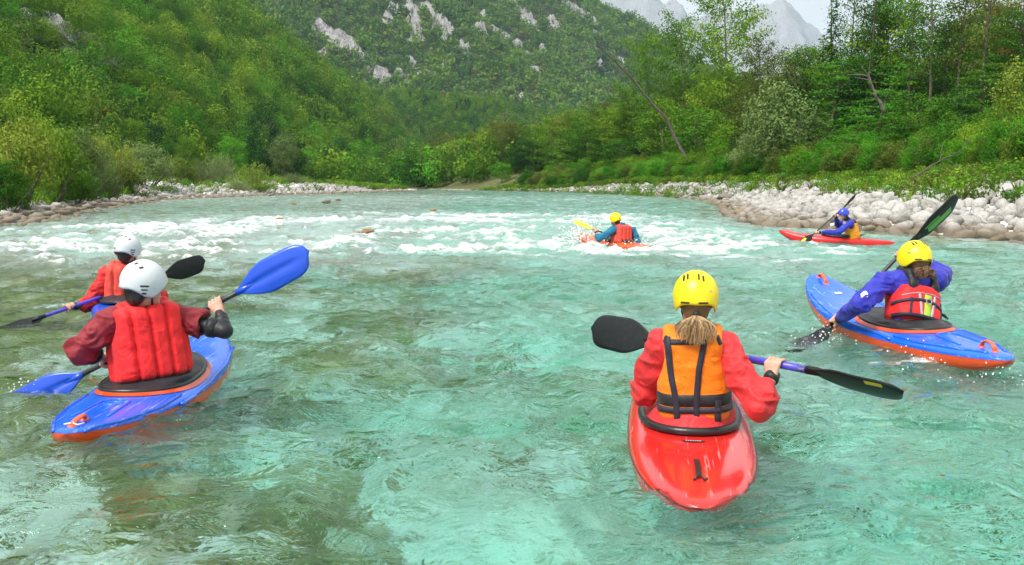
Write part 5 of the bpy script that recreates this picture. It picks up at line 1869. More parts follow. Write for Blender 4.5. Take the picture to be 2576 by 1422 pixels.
    # --- cuffs and under-sleeves
    for j in (0, 1):
        f = spec.get('sleeve', (1.0, 1.0))[j]
        if f > 0:
            d = nrm(wr[j] - el_[j])
            a = el_[j] + (wr[j] - el_[j]) * f
            tv, tf = tube([a + d * .012 * s, a + d * .03 * s, a + d * .058 * s], np.array([.036, .037, .034]) * s * spec.get('cuffr', (1, 1))[j], 18)
            obj('cuff', Geo().add(tv, tf).mesh('cuff', [M['black']], True, org), e)
        else:
            d = nrm(el_[j] - sh[j])
            a = el_[j] + d * (.035 + f) * s
            tv, tf = tube([a, a + d * .018 * s, a + d * .04 * s, a + d * .05 * s], np.array([.058, .058, .054, .044]) * s, 22)
            obj('cuff', Geo().add(tv, tf).mesh('cuff', [M['black']], True, org), e)
            if spec.get('under', (1, 1))[j]:
                t = np.linspace(0, 1, 9)[:, None]
                pts = [el_[j] - d * 0.10 * s, el_[j] - d * 0.02 * s] + list(el_[j] + (wr[j] - el_[j]) * np.linspace(0.12, 0.97, 9)[:, None])
                uu = sdf_mesh([cone(sh[j] * .5 + el_[j] * .5, el_[j], .045 * s, .044 * s, .02), cone(el_[j], wr[j], .044 * s, .033 * s, .02)], vox * 1.3)
                nn = vert_normals(*uu)
                vv = uu[0] + nn * (0.0022 * np.sin(np.linalg.norm(uu[0] - el_[j], axis=1) * 230))[:, None]
                obj('under_sleeve', mk_mesh('under_sleeve', vv - org, uu[1], [M['black']]), e)
    if spec.get('collar'):
        cv, cf = tube([loc(0, 0, .47), loc(0, 0, .50), (loc(0, 0, .50) + H(0, -.012, -.075)) / 2, H(0, -.012, -.075)], np.array([.070, .068, .063, .060]) * s, 24)
        obj('collar', Geo().add(cv, cf).mesh('collar', [M[spec['collar']]], True, org), e)
    # --- life vest
    vt = spec['vest']
    zt = {'rib': .480, 'panel': .485, 'rescue': .36, 'modern': .44}[vt]
    z0 = {'rib': .045, 'panel': .070, 'rescue': .075, 'modern': .03}[vt]
    hw = spec.get('vw', .190)
    hd = spec.get('vd', .150)
    k = T / .50
    pv = [sbox(loc(0, 0, (z0 + zt) / 2), (hw * s, hd * s, (zt - z0) / 2 * k), A, 2.7, .05, .02)]
    if vt in ('rescue', 'modern'):
        for sg in (-1, 1):
            sv, sq = sdf_mesh([ell(loc(sg * .088, -.118, zt - .02), (.036 * s, .016 * s, .05 * s), A, .02), cone(loc(sg * .090, -.115, zt), loc(sg * .100, -.085, .45), .027 * s, .026 * s, .03), cone(loc(sg * .100, -.085, .45), loc(sg * .108, -.01, .492), .026 * s, .026 * s, .03),
                               cone(loc(sg * .108, -.01, .492), loc(sg * .09, .105, .40), .026 * s, .03 * s, .03)], vox)
            obj('shoulder_strap', mk_mesh('shoulder_strap', sv - org, sq, [M['black']]), e)
    else:
        for sg in (-1, 1):
            pv.append(cone(loc(sg * .100, -.100, .43), loc(sg * .112, -.02, .487), .030 * s, .026 * s, .035))
            pv.append(cone(loc(sg * .112, -.02, .487), loc(sg * .10, .09, .44), .026 * s, .034 * s, .03))
    hx = spec.get('hole', .235)
    for sg in (-1, 1):
        pv.append(ell(loc(sg * hx, .0, .40), (.085 * s, .30 * s, .165 * s), A, .015, 's'))
    pv.append(ell(loc(0, .03, .57), (.080 * s, .145 * s, .12 * s), A, .02, 's'))
    v, q = sdf_mesh(pv, vox * 1.15)
    n = vert_normals(v, q)
    l = ((v - hip) @ A.T)
    x, y, z = l[:, 0] / s, l[:, 1] / s, l[:, 2] / k
    if vt == 'rib':
        ang = np.arctan2(x, -y)
        arc = np.where(y < 0.02, x, np.sign(x) * (hw + np.abs(y)))
        col = (arc / 0.090 + spec.get('ribshift', 0.0))
        ph_ = np.abs(col - np.round(col)) * 2                     # 0 at groove centre ... 1 at column middle
        ph_ = 1 - np.abs(((col - np.floor(col)) - 0.5) * 2)
        puff = np.clip(ph_ * 2.2, 0, 1) ** 0.55
        ends = sstep(z0 - .0, z0 + .035, z) * sstep(zt + .01, zt - .035, z)
        quilt = 0.0035 * noise3(x * 40, y * 40, z * 70, 75) * (1 - puff) + 0.003 * noise3(x * 15, y * 15, z * 22, 76)
        v = v + n * ((0.032 * puff * (0.45 + 0.55 * ends) - 0.012 + quilt) * s)[:, None]
    else:
        v = v + n * ((0.006 * noise3(x * 9, y * 9, z * 9, 77) + 0.0025 * noise3(x * 24, y * 24, z * 30, 78)) * s)[:, None]
    vo = obj('life_vest', mk_mesh('life_vest', v - org, q, [M[spec['vestmat']]]), e)
    bvh = BVHTree.FromPolygons([tuple(t) for t in v], [tuple(t) for t in q])
    fr = (hip, np.stack([Rv, Fv, U]))
    D = lambda nm, path, wd, mat, lift=.004, mode='back', nn=26: drape_part(nm, bvh, np.array([(a * (s if mode != 'ring' else 1), b * k) for a, b in path]), wd * s, fr, M[mat], vo, org, lift, mode, nn)
    if vt == 'panel':
        for p in ([(-.115, .47), (-.102, .30), (-.082, .19), (-.074, .04)], [(.062, .47), (.030, .33), (.016, .20), (.012, .04)]):
            D('webbing_strap', p, .030, 'navy', .008)
        D('webbing_strap', [(.115, .19), (.112, .09), (.108, .04)], .030, 'navy', .007)
        D('waist_band', [(-math.pi * 0.97, .185), (-.02, .185)], .062, 'black', .0035, 'ring', 48)
        D('waist_belt', [(-math.pi * 1.0, .140), (0.02, .140)], .030, 'navy', .0065, 'ring', 48)
        D('hem_band', [(-math.pi * 1.0, .050), (0.02, .050)], .050, 'black', .005, 'ring', 48)
        D('yoke_band', [(-.105, .452), (.055, .452)], .026, 'navy', .0035)
        D('hem_strap', [(-.074, .062), (-.073, .036)], .03, 'navy', .010)
        for sg in (-1, 1):
            D('arm_binding', [(sg * .118, .475), (sg * .140, .42), (sg * .148, .34), (sg * .160, .28), (sg * .180, .245)], .016, 'black', .004)
    elif vt == 'rescue':
        for sg in (-1, 1):
            D('silver_strip', [(sg * .052 - .01, .275), (sg * .040 - .01, .165), (sg * .030 - .01, .105)] if sg < 0 else [(.070, .275), (.050, .165), (.038, .105)], .020, 'silver', .004)
        D('lime_panel', [(.008, .275), (.004, .105)], .060, 'lime', .0028, 'back', 20)
        D('chest_belt', [(-math.pi * .99, .195), (-2.1, .225), (-1.45, .228), (-.9, .20), (-.02, .17)], .024, 'navy', .007, 'ring', 44)
        D('waist_belt', [(-math.pi * 1.0, .105), (-1.57, .100), (.02, .082)], .026, 'navy', .007, 'ring', 44)
        D('side_strap', [(-.120, .24), (-.125, .11)], .016, 'navy', .006)
        D('side_strap', [(.135, .24), (.140, .10)], .014, 'navy', .006)
        D('piping', [(-.165, .255), (-.07, .282), (.06, .285), (.165, .262)], .005, 'silver', .005)
        th = np.linspace(0, 2 * math.pi, 20)
        c = loc(.004, -(hd + .012), .225)
        ring = c + (np.cos(th)[:, None] * Rv + np.sin(th)[:, None] * U) * .022 * s
        tv, tf = tube(ring, .003, 6, False)
        obj('metal_ring', Geo().add(tv, tf).mesh('metal_ring', [M['silver']], True, org), vo)
        a = loc(.185, -.05, .19)
        tv, tf = tube([a, a + Rv * .05 - U * .012, a + Rv * .085 - U * .03], [.010, .011, .007], 8)
        obj('strap_end', Geo().add(tv, tf).mesh('strap_end', [M['black']], True, org), vo)
        D('hem_band', [(-math.pi, .045), (.02, .045)], .05, 'black', .004, 'ring', 40)
    elif vt == 'modern':
        D('seam_line', [(0.03, .43), (.02, .24), (.03, .05)], .010, 'navy', .003)
        D('back_strap', [(-.10, .18), (.10, .235)], .030, 'black', .006)
        D('seam_line', [(-.13, .36), (.13, .37)], .010, 'navy', .003)
        D('side_panel', [(-3.1, .10), (-2.75, .10)], .16, 'black', .006, 'ring', 16)
        D('side_panel', [(-.39, .10), (.04, .10)], .16, 'black', .006, 'ring', 16)
    elif vt == 'rib':
        D('hem_band', [(-math.pi, z0 + .012), (.02, z0 + .012)], .020, spec.get('hemmat', 'maroon'), .002, 'ring', 48)
    for (nm, mode, path, wd, mat) in spec.get('badges', ()):
        pass
    # --- helmet and hair
    helmet(e, org, H(0, -.004, .012), hr, hu, hf, s, M[spec['helmet']], spec['slots'])
    hair = spec.get('hair')
    rs = np.random.default_rng(sd)
    g = Geo()
    if hair == 'ponytail':
        pvh, qvh = sdf_mesh([ell(H(0, -.028, -.010), (.080 * s, .086 * s, .095 * s), hA, .02), ell(H(0, -.060, -.075), (.052 * s, .035 * s, .040 * s), hA, .02)], .008)
        g.add(pvh, qvh)
        for kq in range(900):
            a, b = rs.normal() * .5, rs.normal() * .5
            sx = np.clip(rs.normal() * .55, -1.1, 1.1)
            ln = (.060 + .085 * rs.random() ** 1.2) * (1 - .25 * abs(sx))
            tt = np.linspace(0, 1, 12)
            wv = .008 * np.sin(tt * (5 + 4 * rs.random()) + rs.random() * 6.28)
            xx = .009 * a * (1 - tt) + (.074 + .008 * rs.normal()) * sx * np.sin(np.minimum(1, tt * 1.25) * math.pi / 2) ** 1.1 + wv * tt - .004
            yy = -.096 + .006 * b - (.040 + .010 * rs.random()) * np.sin(np.minimum(1, tt * 1.6) * math.pi / 2) + .014 * tt ** 2 + .006 * rs.normal() * tt
            zz = -.080 + .010 * np.sin(tt * math.pi) * (1 - abs(sx)) - ln * tt ** 1.35 - .012 * abs(sx) * tt
            pp = np.array([H(x_, y_, z_) for x_, y_, z_ in zip(xx, yy, zz)])
            tv, tf = tube(pp, np.linspace(.0024, .0009, 12) * s * (0.7 + 0.6 * rs.random()), 4, False)
            g.add(tv, tf, 0, np.clip(0.5 + 0.28 * rs.normal(), 0, 1))
        hm = obj('hair', g.mesh('hair', [M['blond']], True, org), e)
        tv, tf = tube([H(0, -.088, -.070), H(-.002, -.106, -.082)], np.array([.021, .019]) * s, 14)
        obj('hair_tie', Geo().add(tv, tf).mesh('hair_tie', [M['black']], True, org), e)
    elif hair == 'bun':
        pvh, qvh = sdf_mesh([ell(H(0, -.028, -.010), (.080 * s, .086 * s, .095 * s), hA, .02)], .008)
        g.add(pvh, qvh)
        for (cx, cz, rr) in ((-.036, -.118, .032), (.036, -.108, .027), (-.005, -.095, .030), (-.058, -.100, .020)):
            for kq in range(26):
                th = np.linspace(0, 4.6 + rs.random() * 1.6, 14) + rs.random() * 6.28
                ax = nrm(rs.normal(size=3) + np.array([0, 1.2, 0])); b1 = nrm(np.cross(ax, rs.normal(size=3))); b2 = np.cross(ax, b1)
                r_ = rr * (0.55 + 0.5 * rs.random())
                pl = (np.cos(th)[:, None] * b1 + np.sin(th)[:, None] * b2) * r_ + rs.normal(size=3) * .006
                pp = np.array([H(cx + t[0], -.118 + t[1] * .8, cz + t[2]) for t in pl])
                tv, tf = tube(pp, .0042 * s, 5, False)
                g.add(tv, tf)
        obj('hair', g.mesh('hair', [M['brown_hair']], True, org), e)
    elif hair:
        pvh, qvh = sdf_mesh([ell(H(0, -.026, -.020), (.073 * s, .078 * s, .085 * s), hA, .02), ell(H(0, -.050, -.085), (.058 * s, .035 * s, .035 * s), hA, .03)], .010)
        pvh = pvh + vert_normals(pvh, qvh) * (0.006 * noise3(pvh[:, 0] * 90, pvh[:, 1] * 90, pvh[:, 2] * 25, 5))[:, None]
        g.add(pvh, qvh)
        obj('hair', g.mesh('hair', [M[hair]], True, org), e)
    # chin strap
    th = np.linspace(-1.9, 1.9, 24)
    pts = [H(.064 * math.sin(t * .82), .02 + .02 * math.cos(t), -.055 - .075 * math.cos(t / 1.9 * 1.57)) for t in th]
    tv, tf = tube(pts, .006 * s, 6, False)
    obj('chin_strap', Geo().add(tv, tf).mesh('chin_strap', [M['black']], True, org), e)
    return e, wr


# ------------------------------------------------------------------ paddles
def blade_geo(root, axis, wdir, L, W, rib=0.0, scoop=0.035, flip=1):
    """Spoon-shaped blade with thickness. Returns verts, faces and a mapper (t, w) -> point on the back face."""
    a = nrm(axis); b = nrm(np.asarray(wdir) - a * (np.asarray(wdir) @ a)); n = np.cross(a, b) * flip
    nl, nw = 26, 13

    def half(t):
        up = sstep(-0.10, 0.46, t) ** 0.8
        tip = np.clip(1 - np.clip((t - 0.70) / 0.302, 0, 1) ** 3.2, 0, 1) ** 0.5
        return np.maximum(0.017, W * 0.5 * up * (1 - 0.10 * t)) * tip + 1e-4

    def pt(t, w, off=0.0):
        h = half(t)
        z = -scoop * np.sin(np.asarray(t) * 2.0) + 0.010 * (w ** 2) * sstep(0.1, 0.5, t) + rib * np.exp(-(w / 0.17) ** 2) * sstep(1.0, 0.62, t) + off
        sk = 1.0 + 0.0 * w
        asym = 0.018 * sstep(0.5, 1.0, t) * w
        return root + a * (np.asarray(t) * L + asym * L * 1.2)[..., None] + b * (w * h * sk)[..., None] + n * z[..., None]
    t = np.linspace(0, 1, nl); w = np.linspace(-1, 1, nw)
    Wg, Tg = np.meshgrid(w, t)
    v1 = pt(Tg.ravel(), Wg.ravel(), 0.0035)
    v2 = pt(Tg.ravel(), Wg.ravel(), -0.0035)
    f1 = grid_faces(nw, nl)
    nv = nl * nw
    fs = [f1, f1[:, ::-1] + nv]
    bd = list(range(nw)) + [i * nw + nw - 1 for i in range(1, nl)] + [nv - 1 - i for i in range(1, nw)] + [(nl - 1 - i) * nw for i in range(1, nl - 1)]
    bd = np.array(bd); nx = np.roll(bd, -1)
    fs.append(np.stack([nx, bd, bd + nv, nx + nv], -1))
    return np.concatenate([v1, v2]), np.concatenate(fs), pt


def paddle(label, r0, r1, w0, w1, bm, sm, L=0.46, W=0.20, grips=None, rib=0.0, flips=(1, 1), marks=()):
    """r0, r1: blade roots; w0, w1: width direction of each blade."""
    r0, r1 = np.asarray(r0, float), np.asarray(r1, float)
    ax = nrm(r1 - r0)
    mid = (r0 + r1) / 2
    e = obj('paddle', None, None, tuple(mid), label, 'paddle')
    tv, tf = tube([r0 - ax * .05, r0 + ax * .1, mid, r1 - ax * .1, r1 + ax * .05], .0155, 16)
    obj('shaft', Geo().add(tv, tf).mesh('shaft', [M[sm]], True, mid), e)
    if grips:
        for (t0, t1, mt) in grips:
            tv, tf = tube([r0 + (r1 - r0) * t0, r0 + (r1 - r0) * t1], .0172, 18)
            obj('grip_sleeve', Geo().add(tv, tf).mesh('grip_sleeve', [M[mt]], True, mid), e)
    for k, (r, a, w) in enumerate(((r0, -ax, w0), (r1, ax, w1))):
        v, f, pt = blade_geo(r - a * 0.02, a, w, L, W, rib, flip=flips[k])
        bl = obj('blade', Geo().add(v, f).mesh('blade', [M[bm]], True, mid), e)
        tv, tf = tube([r - a * .03, r + a * .02, r + a * .09], [.019, .019, .010], 14)
        obj('blade_socket', Geo().add(tv, tf).mesh('blade_socket', [M[bm]], True, mid), bl)
        for (kk, t0, t1, wa, wb, mt, off) in marks:
            if kk != k:
                continue
            T_, W_ = np.meshgrid(np.linspace(t0, t1, 7), np.linspace(wa, wb, 4), indexing='ij')
            vv = pt(T_.ravel(), W_.ravel(), off)
            ff = grid_faces(4, 7)
            obj('printed_mark', Geo().add(vv, ff).mesh('printed_mark', [M[mt]], True, mid), bl)
    return e


# ------------------------------------------------------------------ kayaks
class Kayak:
    def __init__(self, name, label, stern, bow, W, deck, hull, blunt=(2.6, 2.2), h=0.0, seam=None, rim_mat='rim', cock=0.0, cl=0.42, cw=0.235, roll=0.0, crown=(.055, .13, .05), seamz=.085, rocker=(.11, .17), draft=0.10, pw=(.60, .60)):
        stern, bow = np.asarray(stern, float), np.asarray(bow, float)
        self.L = np.linalg.norm(bow - stern)
        self.W, self.blunt, self.crown, self.seamz, self.rocker, self.draft, self.pw = W, blunt, crown, seamz, rocker, draft, pw
        c = (stern + bow) / 2
        d = (bow - stern) / self.L
        yaw = math.atan2(-d[0], d[1])
        pit = math.asin(d[2])
        self.M = Matrix.Translation(Vector(c)) @ Matrix.Rotation(yaw, 4, 'Z') @ Matrix.Rotation(pit, 4, 'X') @ Matrix.Rotation(roll, 4, 'Y')
        self.e = obj(name, None, None, None, label, 'kayak')
        self.e.matrix_world = self.M
        self.e.empty_display_size = 0.3
        self.cock, self.cl, self.cw = cock, cl, cw
        ns, nc = 72, 22
        t = np.sin(np.linspace(-math.pi / 2, math.pi / 2, ns)) * 0.5 + np.linspace(-1, 1, ns) * 0.5
        th = np.linspace(0, math.pi, nc)
        V = []
        for ti in t:
            x = np.cos(th)
            V.append(np.stack([self.hw(ti) * np.sign(x) * np.abs(x) ** 0.72, np.full(nc, ti * self.L / 2), self.zs(ti) + self.cr(ti) * np.abs(np.sin(th)) ** 0.80], -1))
        obj('deck', Geo().add(np.concatenate(V), grid_faces(nc, ns)).mesh('deck', [M[deck]]), self.e)
        V = []
        for ti in t:
            x = np.cos(th)
            V.append(np.stack([self.hw(ti) * np.sign(x) * np.abs(x) ** 0.62 * (1.004), np.full(nc, ti * self.L / 2), self.zs(ti) - 0.001 - (self.zs(ti) - self.zk(ti)) * np.abs(np.sin(th)) ** 0.72], -1))
        obj('hull', Geo().add(np.concatenate(V), grid_faces(nc, ns)[:, ::-1]).mesh('hull', [M[hull]]), self.e)
        if seam:
            for sg in (-1, 1):
                pts = [(sg * (self.hw(ti) + .001), ti * self.L / 2, self.zs(ti)) for ti in t]
                tv, tf = tube(pts, .004, 6)
                obj('seam_line', Geo().add(tv, tf).mesh('seam_line', [M[seam]]), self.e)

    def hw(self, t):
        b = self.blunt[0] if t < 0 else self.blunt[1]
        return max(1e-5, self.W * (1 - min(1, abs(t)) ** b) ** self.pw[0 if t < 0 else 1])

    def zs(self, t):
        return self.seamz + (self.rocker[0] if t < 0 else self.rocker[1]) * abs(t) ** 2.6

    def zk(self, t):
        e = max(0.0, 1 - abs(t) ** 16) ** 0.5
        return self.zs(t) - e * (self.zs(t) - self._zk(t))

    def _zk(self, t):
        return min(self.zs(t) - 0.045, -self.draft + (self.draft + self.seamz + (self.rocker[0] if t < 0 else self.rocker[1]) - .06) * abs(t) ** 2.6)

    def cr(self, t):
        c = np.interp(t, [-1, -.55, -.15, .35, .7, 1], [self.crown[0] * .55, self.crown[0], self.crown[0] * 1.25, self.crown[1], self.crown[1] * .72, self.crown[2] * .7])
        return c * max(0.0, 1 - abs(t) ** 14) ** 0.5

    def deck_z(self, x, y):
        t = 2 * y / self.L
        r = min(0.999, abs(x) / self.hw(t))
        c = r ** (1 / 0.72)
        return self.zs(t) + self.cr(t) * (max(0, 1 - c * c) ** 0.5) ** 0.80

    def part(self, name, v, f, mat, parent=None):
        return obj(name, Geo().add(v, f).mesh(name, [M[mat]]), parent or self.e)

    def local(self, p):
        return np.array(self.M.inverted() @ Vector(p))

    def cockpit(self, hip, waist=(.19, .15), rim_mat='rim', pad=None, skirt='black', rimr=.013, lift=.025, rise=.10):
        th = np.linspace(0, 2 * math.pi, 60, endpoint=False)
        yc = self.cock
        R = []
        for a in th:
            x, y = self.cw * math.copysign(abs(math.sin(a)) ** 0.85, math.sin(a)), yc + self.cl * math.copysign(abs(math.cos(a)) ** 0.9, math.cos(a))
            R.append((x, y, self.deck_z(x, y) + lift))
        R = np.array(R)
        # smooth the rim line
        for _ in range(3):
            R[:, 2] = (np.roll(R[:, 2], 1) + 2 * R[:, 2] + np.roll(R[:, 2], -1)) / 4
        if rim_mat:
            fl = R * np.array([1.13, 1.0, 1]) + np.array([0, 0, 0]); fl[:, 1] = yc + (R[:, 1] - yc) * 1.09
            fl[:, 2] = [self.deck_z(p[0], p[1]) + .004 for p in fl]
            v = np.concatenate([fl, R + np.array([0, 0, .004])])
            self.part('cockpit_rim', v, grid_faces(60, 2, True), rim_mat)
        tv, tf = tube(np.concatenate([R, R[:1]]), rimr, 10, False)
        self.part('rim_edge', tv, tf, pad or 'rim')
        h = self.local(hip)
        rows = []
        for q in np.linspace(0, 1, 9):
            W_ = np.stack([h[0] + waist[0] * np.sin(th), h[1] + waist[1] * np.cos(th), np.full(60, R[:, 2].mean() + rise)], -1)
            row = R * (1 - q) + W_ * q
            row[:, 2] = R[:, 2] * (1 - q ** 2.2) + W_[:, 2] * q ** 2.2 + .008 + .004 * np.sin(th * 9 + q * 5) * q * (1 - q) * 4
            rows.append(row)
        rows.append(np.stack([h[0] + (rows[-1][:, 0] - h[0]) * .55, h[1] + (rows[-1][:, 1] - h[1]) * .55, rows[-1][:, 2] + .012], -1))
        self.part('spray_skirt', np.concatenate(rows), grid_faces(60, 10, True), skirt)

    def handle(self, y, mat='handle', span=.11, h=.035, wide=.016, lie=0.0):
        ys = np.linspace(-.5, .5, 15) * span
        z0 = [self.deck_z(0, y + q) for q in ys]
        pts = [(lie * (1 - (2 * q / span) ** 2), y + q, z + h * max(0, 1 - (2 * q / span) ** 2) ** 0.5) for q, z in zip(ys, z0)]
        tv, tf = tube(pts, wide * .55, 10)
        tv[:, 0] = lie * 0 + (tv[:, 0]) * 1.7
        o = self.part('grab_handle', tv, tf, mat)
        for q in (-.5, .5):
            a = np.arange(14) * 2 * math.pi / 14
            yy = y + q * span
            ring = np.stack([.020 * np.cos(a), yy + .022 * np.sin(a), [self.deck_z(.02 * math.cos(t), yy + .022 * math.sin(t)) + .006 for t in a]], -1)
            v = np.concatenate([ring, ring * np.array([1.15, 1, 1]) - np.array([0, 0, .010]), [[0, yy, self.deck_z(0, yy) + .009]]])
            f = [grid_faces(14, 2, True)[:, ::-1], np.array([[i, (i + 1) % 14, 28] for i in range(14)])]
            self.part('handle_base', v, f, mat, o)

    def ridge(self, pts, r=.007, mat='k_blue', name='moulded_ridge'):
        p = np.array(pts, float)
        t = np.linspace(0, len(p) - 1, 30)
        p = np.stack([np.interp(t, np.arange(len(p)), p[:, j]) for j in range(2)], -1)
        p[1:-1] = (p[:-2] + p[1:-1] + p[2:]) / 3
        q = [(x, y, self.deck_z(x, y) + .001) for x, y in p]
        tv, tf = tube(q, r, 6)
        self.part(name, tv, tf, mat)

    def decal(self, x0, x1, y0, y1, mat, lift=.003, name='printed_mark', oval=False, parent=None, n=8):
        X, Y = np.meshgrid(np.linspace(-1, 1, n), np.linspace(-1, 1, n))
        if oval:
            X, Y = X * np.sqrt(1 - Y ** 2 / 2), Y * np.sqrt(1 - X ** 2 / 2)
        X = (x0 + x1) / 2 + X * (x1 - x0) / 2; Y = (y0 + y1) / 2 + Y * (y1 - y0) / 2
        v = np.array([(x, y, self.deck_z(x, y) + lift) for x, y in zip(X.ravel(), Y.ravel())])
        return self.part(name, v, grid_faces(n, n), mat, parent)
# ------------------------------------------------------------------ the six paddlers
V3 = lambda *a: np.array(a, float)


def proj_u(p):
    c, s = math.cos(PITCH), math.sin(PITCH)
    f = p[1] * c - (p[2] - CAM_H) * s
    return 1288 + FPX * p[0] / f


def on_shaft(r0, r1, u):
    lo, hi = -0.1, 1.1
    f0 = proj_u(r0 + (r1 - r0) * lo) < u
    for _ in range(50):
        m = (lo + hi) / 2
        if (proj_u(r0 + (r1 - r0) * m) < u) == f0:
            lo = m
        else:
            hi = m
    return r0 + (r1 - r0) * lo


def badge(person_obj, pix, size, mat, shape):
    """A printed patch on a sleeve: laid on the jacket surface."""
    jk = [c for c in person_obj.children if c.name.startswith('jacket')][0]
    o = np.array(person_obj.location)
    me = jk.data
    vs = np.zeros(len(me.vertices) * 3); me.vertices.foreach_get('co', vs); vs = vs.reshape(-1, 3) + o
    fs = np.zeros(len(me.polygons) * 4, np.int32); me.polygons.foreach_get('vertices', fs)
    bvh = BVHTree.FromPolygons([tuple(t) for t in vs], [tuple(t) for t in fs.reshape(-1, 4)])
    C = Vector((0, 0, CAM_H))
    k = []
    for a, b in shape:
        d = Vector(P(pix[0] + a * size, pix[1] + b * size, 5.0)) - C
        h = bvh.ray_cast(C, d.normalized(), 60)
        if h[0] is None:
            return
        k.append(np.array(h[0]) + np.array(h[1]) * 0.004)
    k = np.array(k)
    n = len(k)
    v = np.concatenate([k, [k.mean(0)]])
    f = np.array([[(i + 1) % n, i, n] for i in range(n)])
    obj('sleeve_patch', Geo().add(v, f).mesh('sleeve_patch', [M[mat]], False, o), person_obj)


def face_w(root, axis, deg):
    """Width direction of a blade turned deg degrees away from facing the camera."""
    a = nrm(axis)
    view = nrm(np.asarray(root) - np.array([0, 0, CAM_H]))
    w = nrm(np.cross(a, view))
    if w[2] < 0:
        w = -w
    n = np.cross(a, w)
    return w * math.cos(math.radians(deg)) + n * math.sin(math.radians(deg))


def crew():
    # ---- A: yellow helmet, orange vest, red boat, nearest
    st, bw = V3(.690, 3.36, .130), V3(1.035, 5.80, .18)
    ka = Kayak('kayak', 'glossy red kayak seen from its broad rounded stern, nearest boat', st, bw, .287, 'k_red', 'k_red', (2.5, 2.4), pw=(.5, .6), cock=-.085, cl=.37, cw=.225, seam='paint_black', rocker=(.02, .12), seamz=.095, crown=(.060, .11, .05))
    ld = nrm(bw - st)
    r0, r1 = P(1640, 858, 4.75), P(2045, 933, 4.0)
    hip = P(1748, 1090, 4.30)
    spec = dict(label='woman in yellow helmet and orange vest paddling the nearest red kayak', s=.93, vox=.0058, hip=hip, neck=P(1742, 822, 4.29), sh=(P(1662, 868, 4.31), P(1824, 874, 4.25)), el=(P(1622, 985, 4.42), P(1907, 1020, 4.03)),
                grip=(on_shaft(r0, r1, 1715), on_shaft(r0, r1, 1957)), shaft=r1 - r0, head=P(1750, 749, 4.26), hf=V3(.13, 1, -.06), jacket='jacket_red', bulk=1.0, sleeve=(.9, .86), vest='panel', vestmat='orange', helmet='hel_yellow', slots=SLOT_Y,
                hair='ponytail', collar=None, seed=3, legdir=ld, knee=-.02, kn=((0, 0, 1), (0.2, .4, 1)), fold=1.15, vw=.178, vd=.140, hole=.218)
    pa, _ = person(spec)
    ka.cockpit(hip, (.175, .135), None, 'rim', 'jacket_red', .019, .020, .05)
    b = ka.decal(-.050, .050, -.548, -.522, 'dark', .003, 'deck_badge', True)
    for k in range(7):
        ka.decal(-.034 + .0100 * k, -.027 + .0100 * k, -.541, -.529, 'silver', .0045, 'printed_letter', False, b, 3)
    ys = np.linspace(-.99, -.80, 12)
    v = []
    for y in ys:
        for x in (-.011, .011):
            v.append((x, y, ka.deck_z(x, y) + .006 + .012 * math.sin((y + .99) / .19 * math.pi)))
    ka.part('stern_strap', np.array(v), grid_faces(2, 12), 'rim')
    tv, tf = tube([(-.02, -1.02, ka.deck_z(0, -1.02) + .004), (.0, -.99, ka.deck_z(0, -.99) + .018), (.022, -1.02, ka.deck_z(0, -1.02) + .004), (.03, -1.0, ka.deck_z(0, -1.0) + .004)], .005, 6)
    ka.part('strap_knot', tv, tf, 'rim')
    ka.decal(-.013, .013, -.81, -.795, 'dark', .010, 'strap_buckle', False, None, 3)
    paddle('black bladed paddle with violet grip held by the woman in orange vest', r0, r1, face_w(r0, r0 - r1, 8), face_w(r1, r1 - r0, 70), 'carbon', 'alu', .44, .195, [(.60, .985, 'violet'), (.93, .965, 'tape'), (.50, .60, 'tape')], flips=(1, -1),
           marks=[(1, .70, .86, .62, .90, 'paint_yellow', -.005)])

    # ---- D: white helmet, red ribbed vest, blue boat, left
    st, bw = V3(-2.03, 4.24, .150), V3(-2.08, 6.62, .17)
    kd = Kayak('kayak', 'blue kayak with orange hull at left, its stern toward the camera', st, bw, .300, 'k_blue', 'k_orange', (1.9, 2.2), pw=(.55, .58), cock=-.02, cl=.43, cw=.245, rocker=(.055, .13), seamz=.085, crown=(.050, .10, .05))
    r0, r1 = P(199, 947, 5.5), P(607, 731, 5.5)
    hip = P(388, 972, 5.26)
    spec = dict(label='person in grey white helmet and ribbed red vest, dark red sleeves, nearest at left', s=1.0, vox=.006, hip=hip, neck=P(356, 762, 5.30), sh=(P(284, 806, 5.18), P(436, 800, 5.40)), el=(P(203, 880, 5.12), P(566, 833, 5.36)),
                grip=(on_shaft(r0, r1, 276), on_shaft(r0, r1, 547)), shaft=r1 - r0, head=P(362, 714, 5.22), hf=V3(.66, .75, -.10), jacket='maroon', bulk=1.08, sleeve=(.34, -.13), wristr=.058, cuffr=(1.75, 1), vest='rib', vestmat='vest_red', helmet='hel_white', slots=SLOT_W,
                hair='dark_hair', collar='black', seed=5, legdir=nrm(bw - st), knee=-.02, under=(0, 1), vw=.200, vd=.150, fold=1.2, ribshift=.28, hole=.245)
    pd, wr = person(spec)
    kd.cockpit(hip, (.20, .16), 'k_orange', 'rim', 'black', .015, .020, .015)
    kd.handle(-1.05, span=.13, h=.030, lie=.01)
    tv, tf = tube([(-.035, -1.12, kd.deck_z(0, -1.12) + .01), (0, -1.11, kd.deck_z(0, -1.11) + .014), (.03, -1.13, kd.deck_z(0, -1.13) + .01), (.05, -1.10, kd.deck_z(0, -1.1) + .01)], .004, 6)
    kd.part('tie_cord', tv, tf, 'cord')
    a = np.linspace(0, math.pi, 12)
    kd.ridge([(-.085, -.92)] + [(-.075 * math.cos(t), -.62 + .07 * math.sin(t)) for t in a] + [(.085, -.92)], .008)
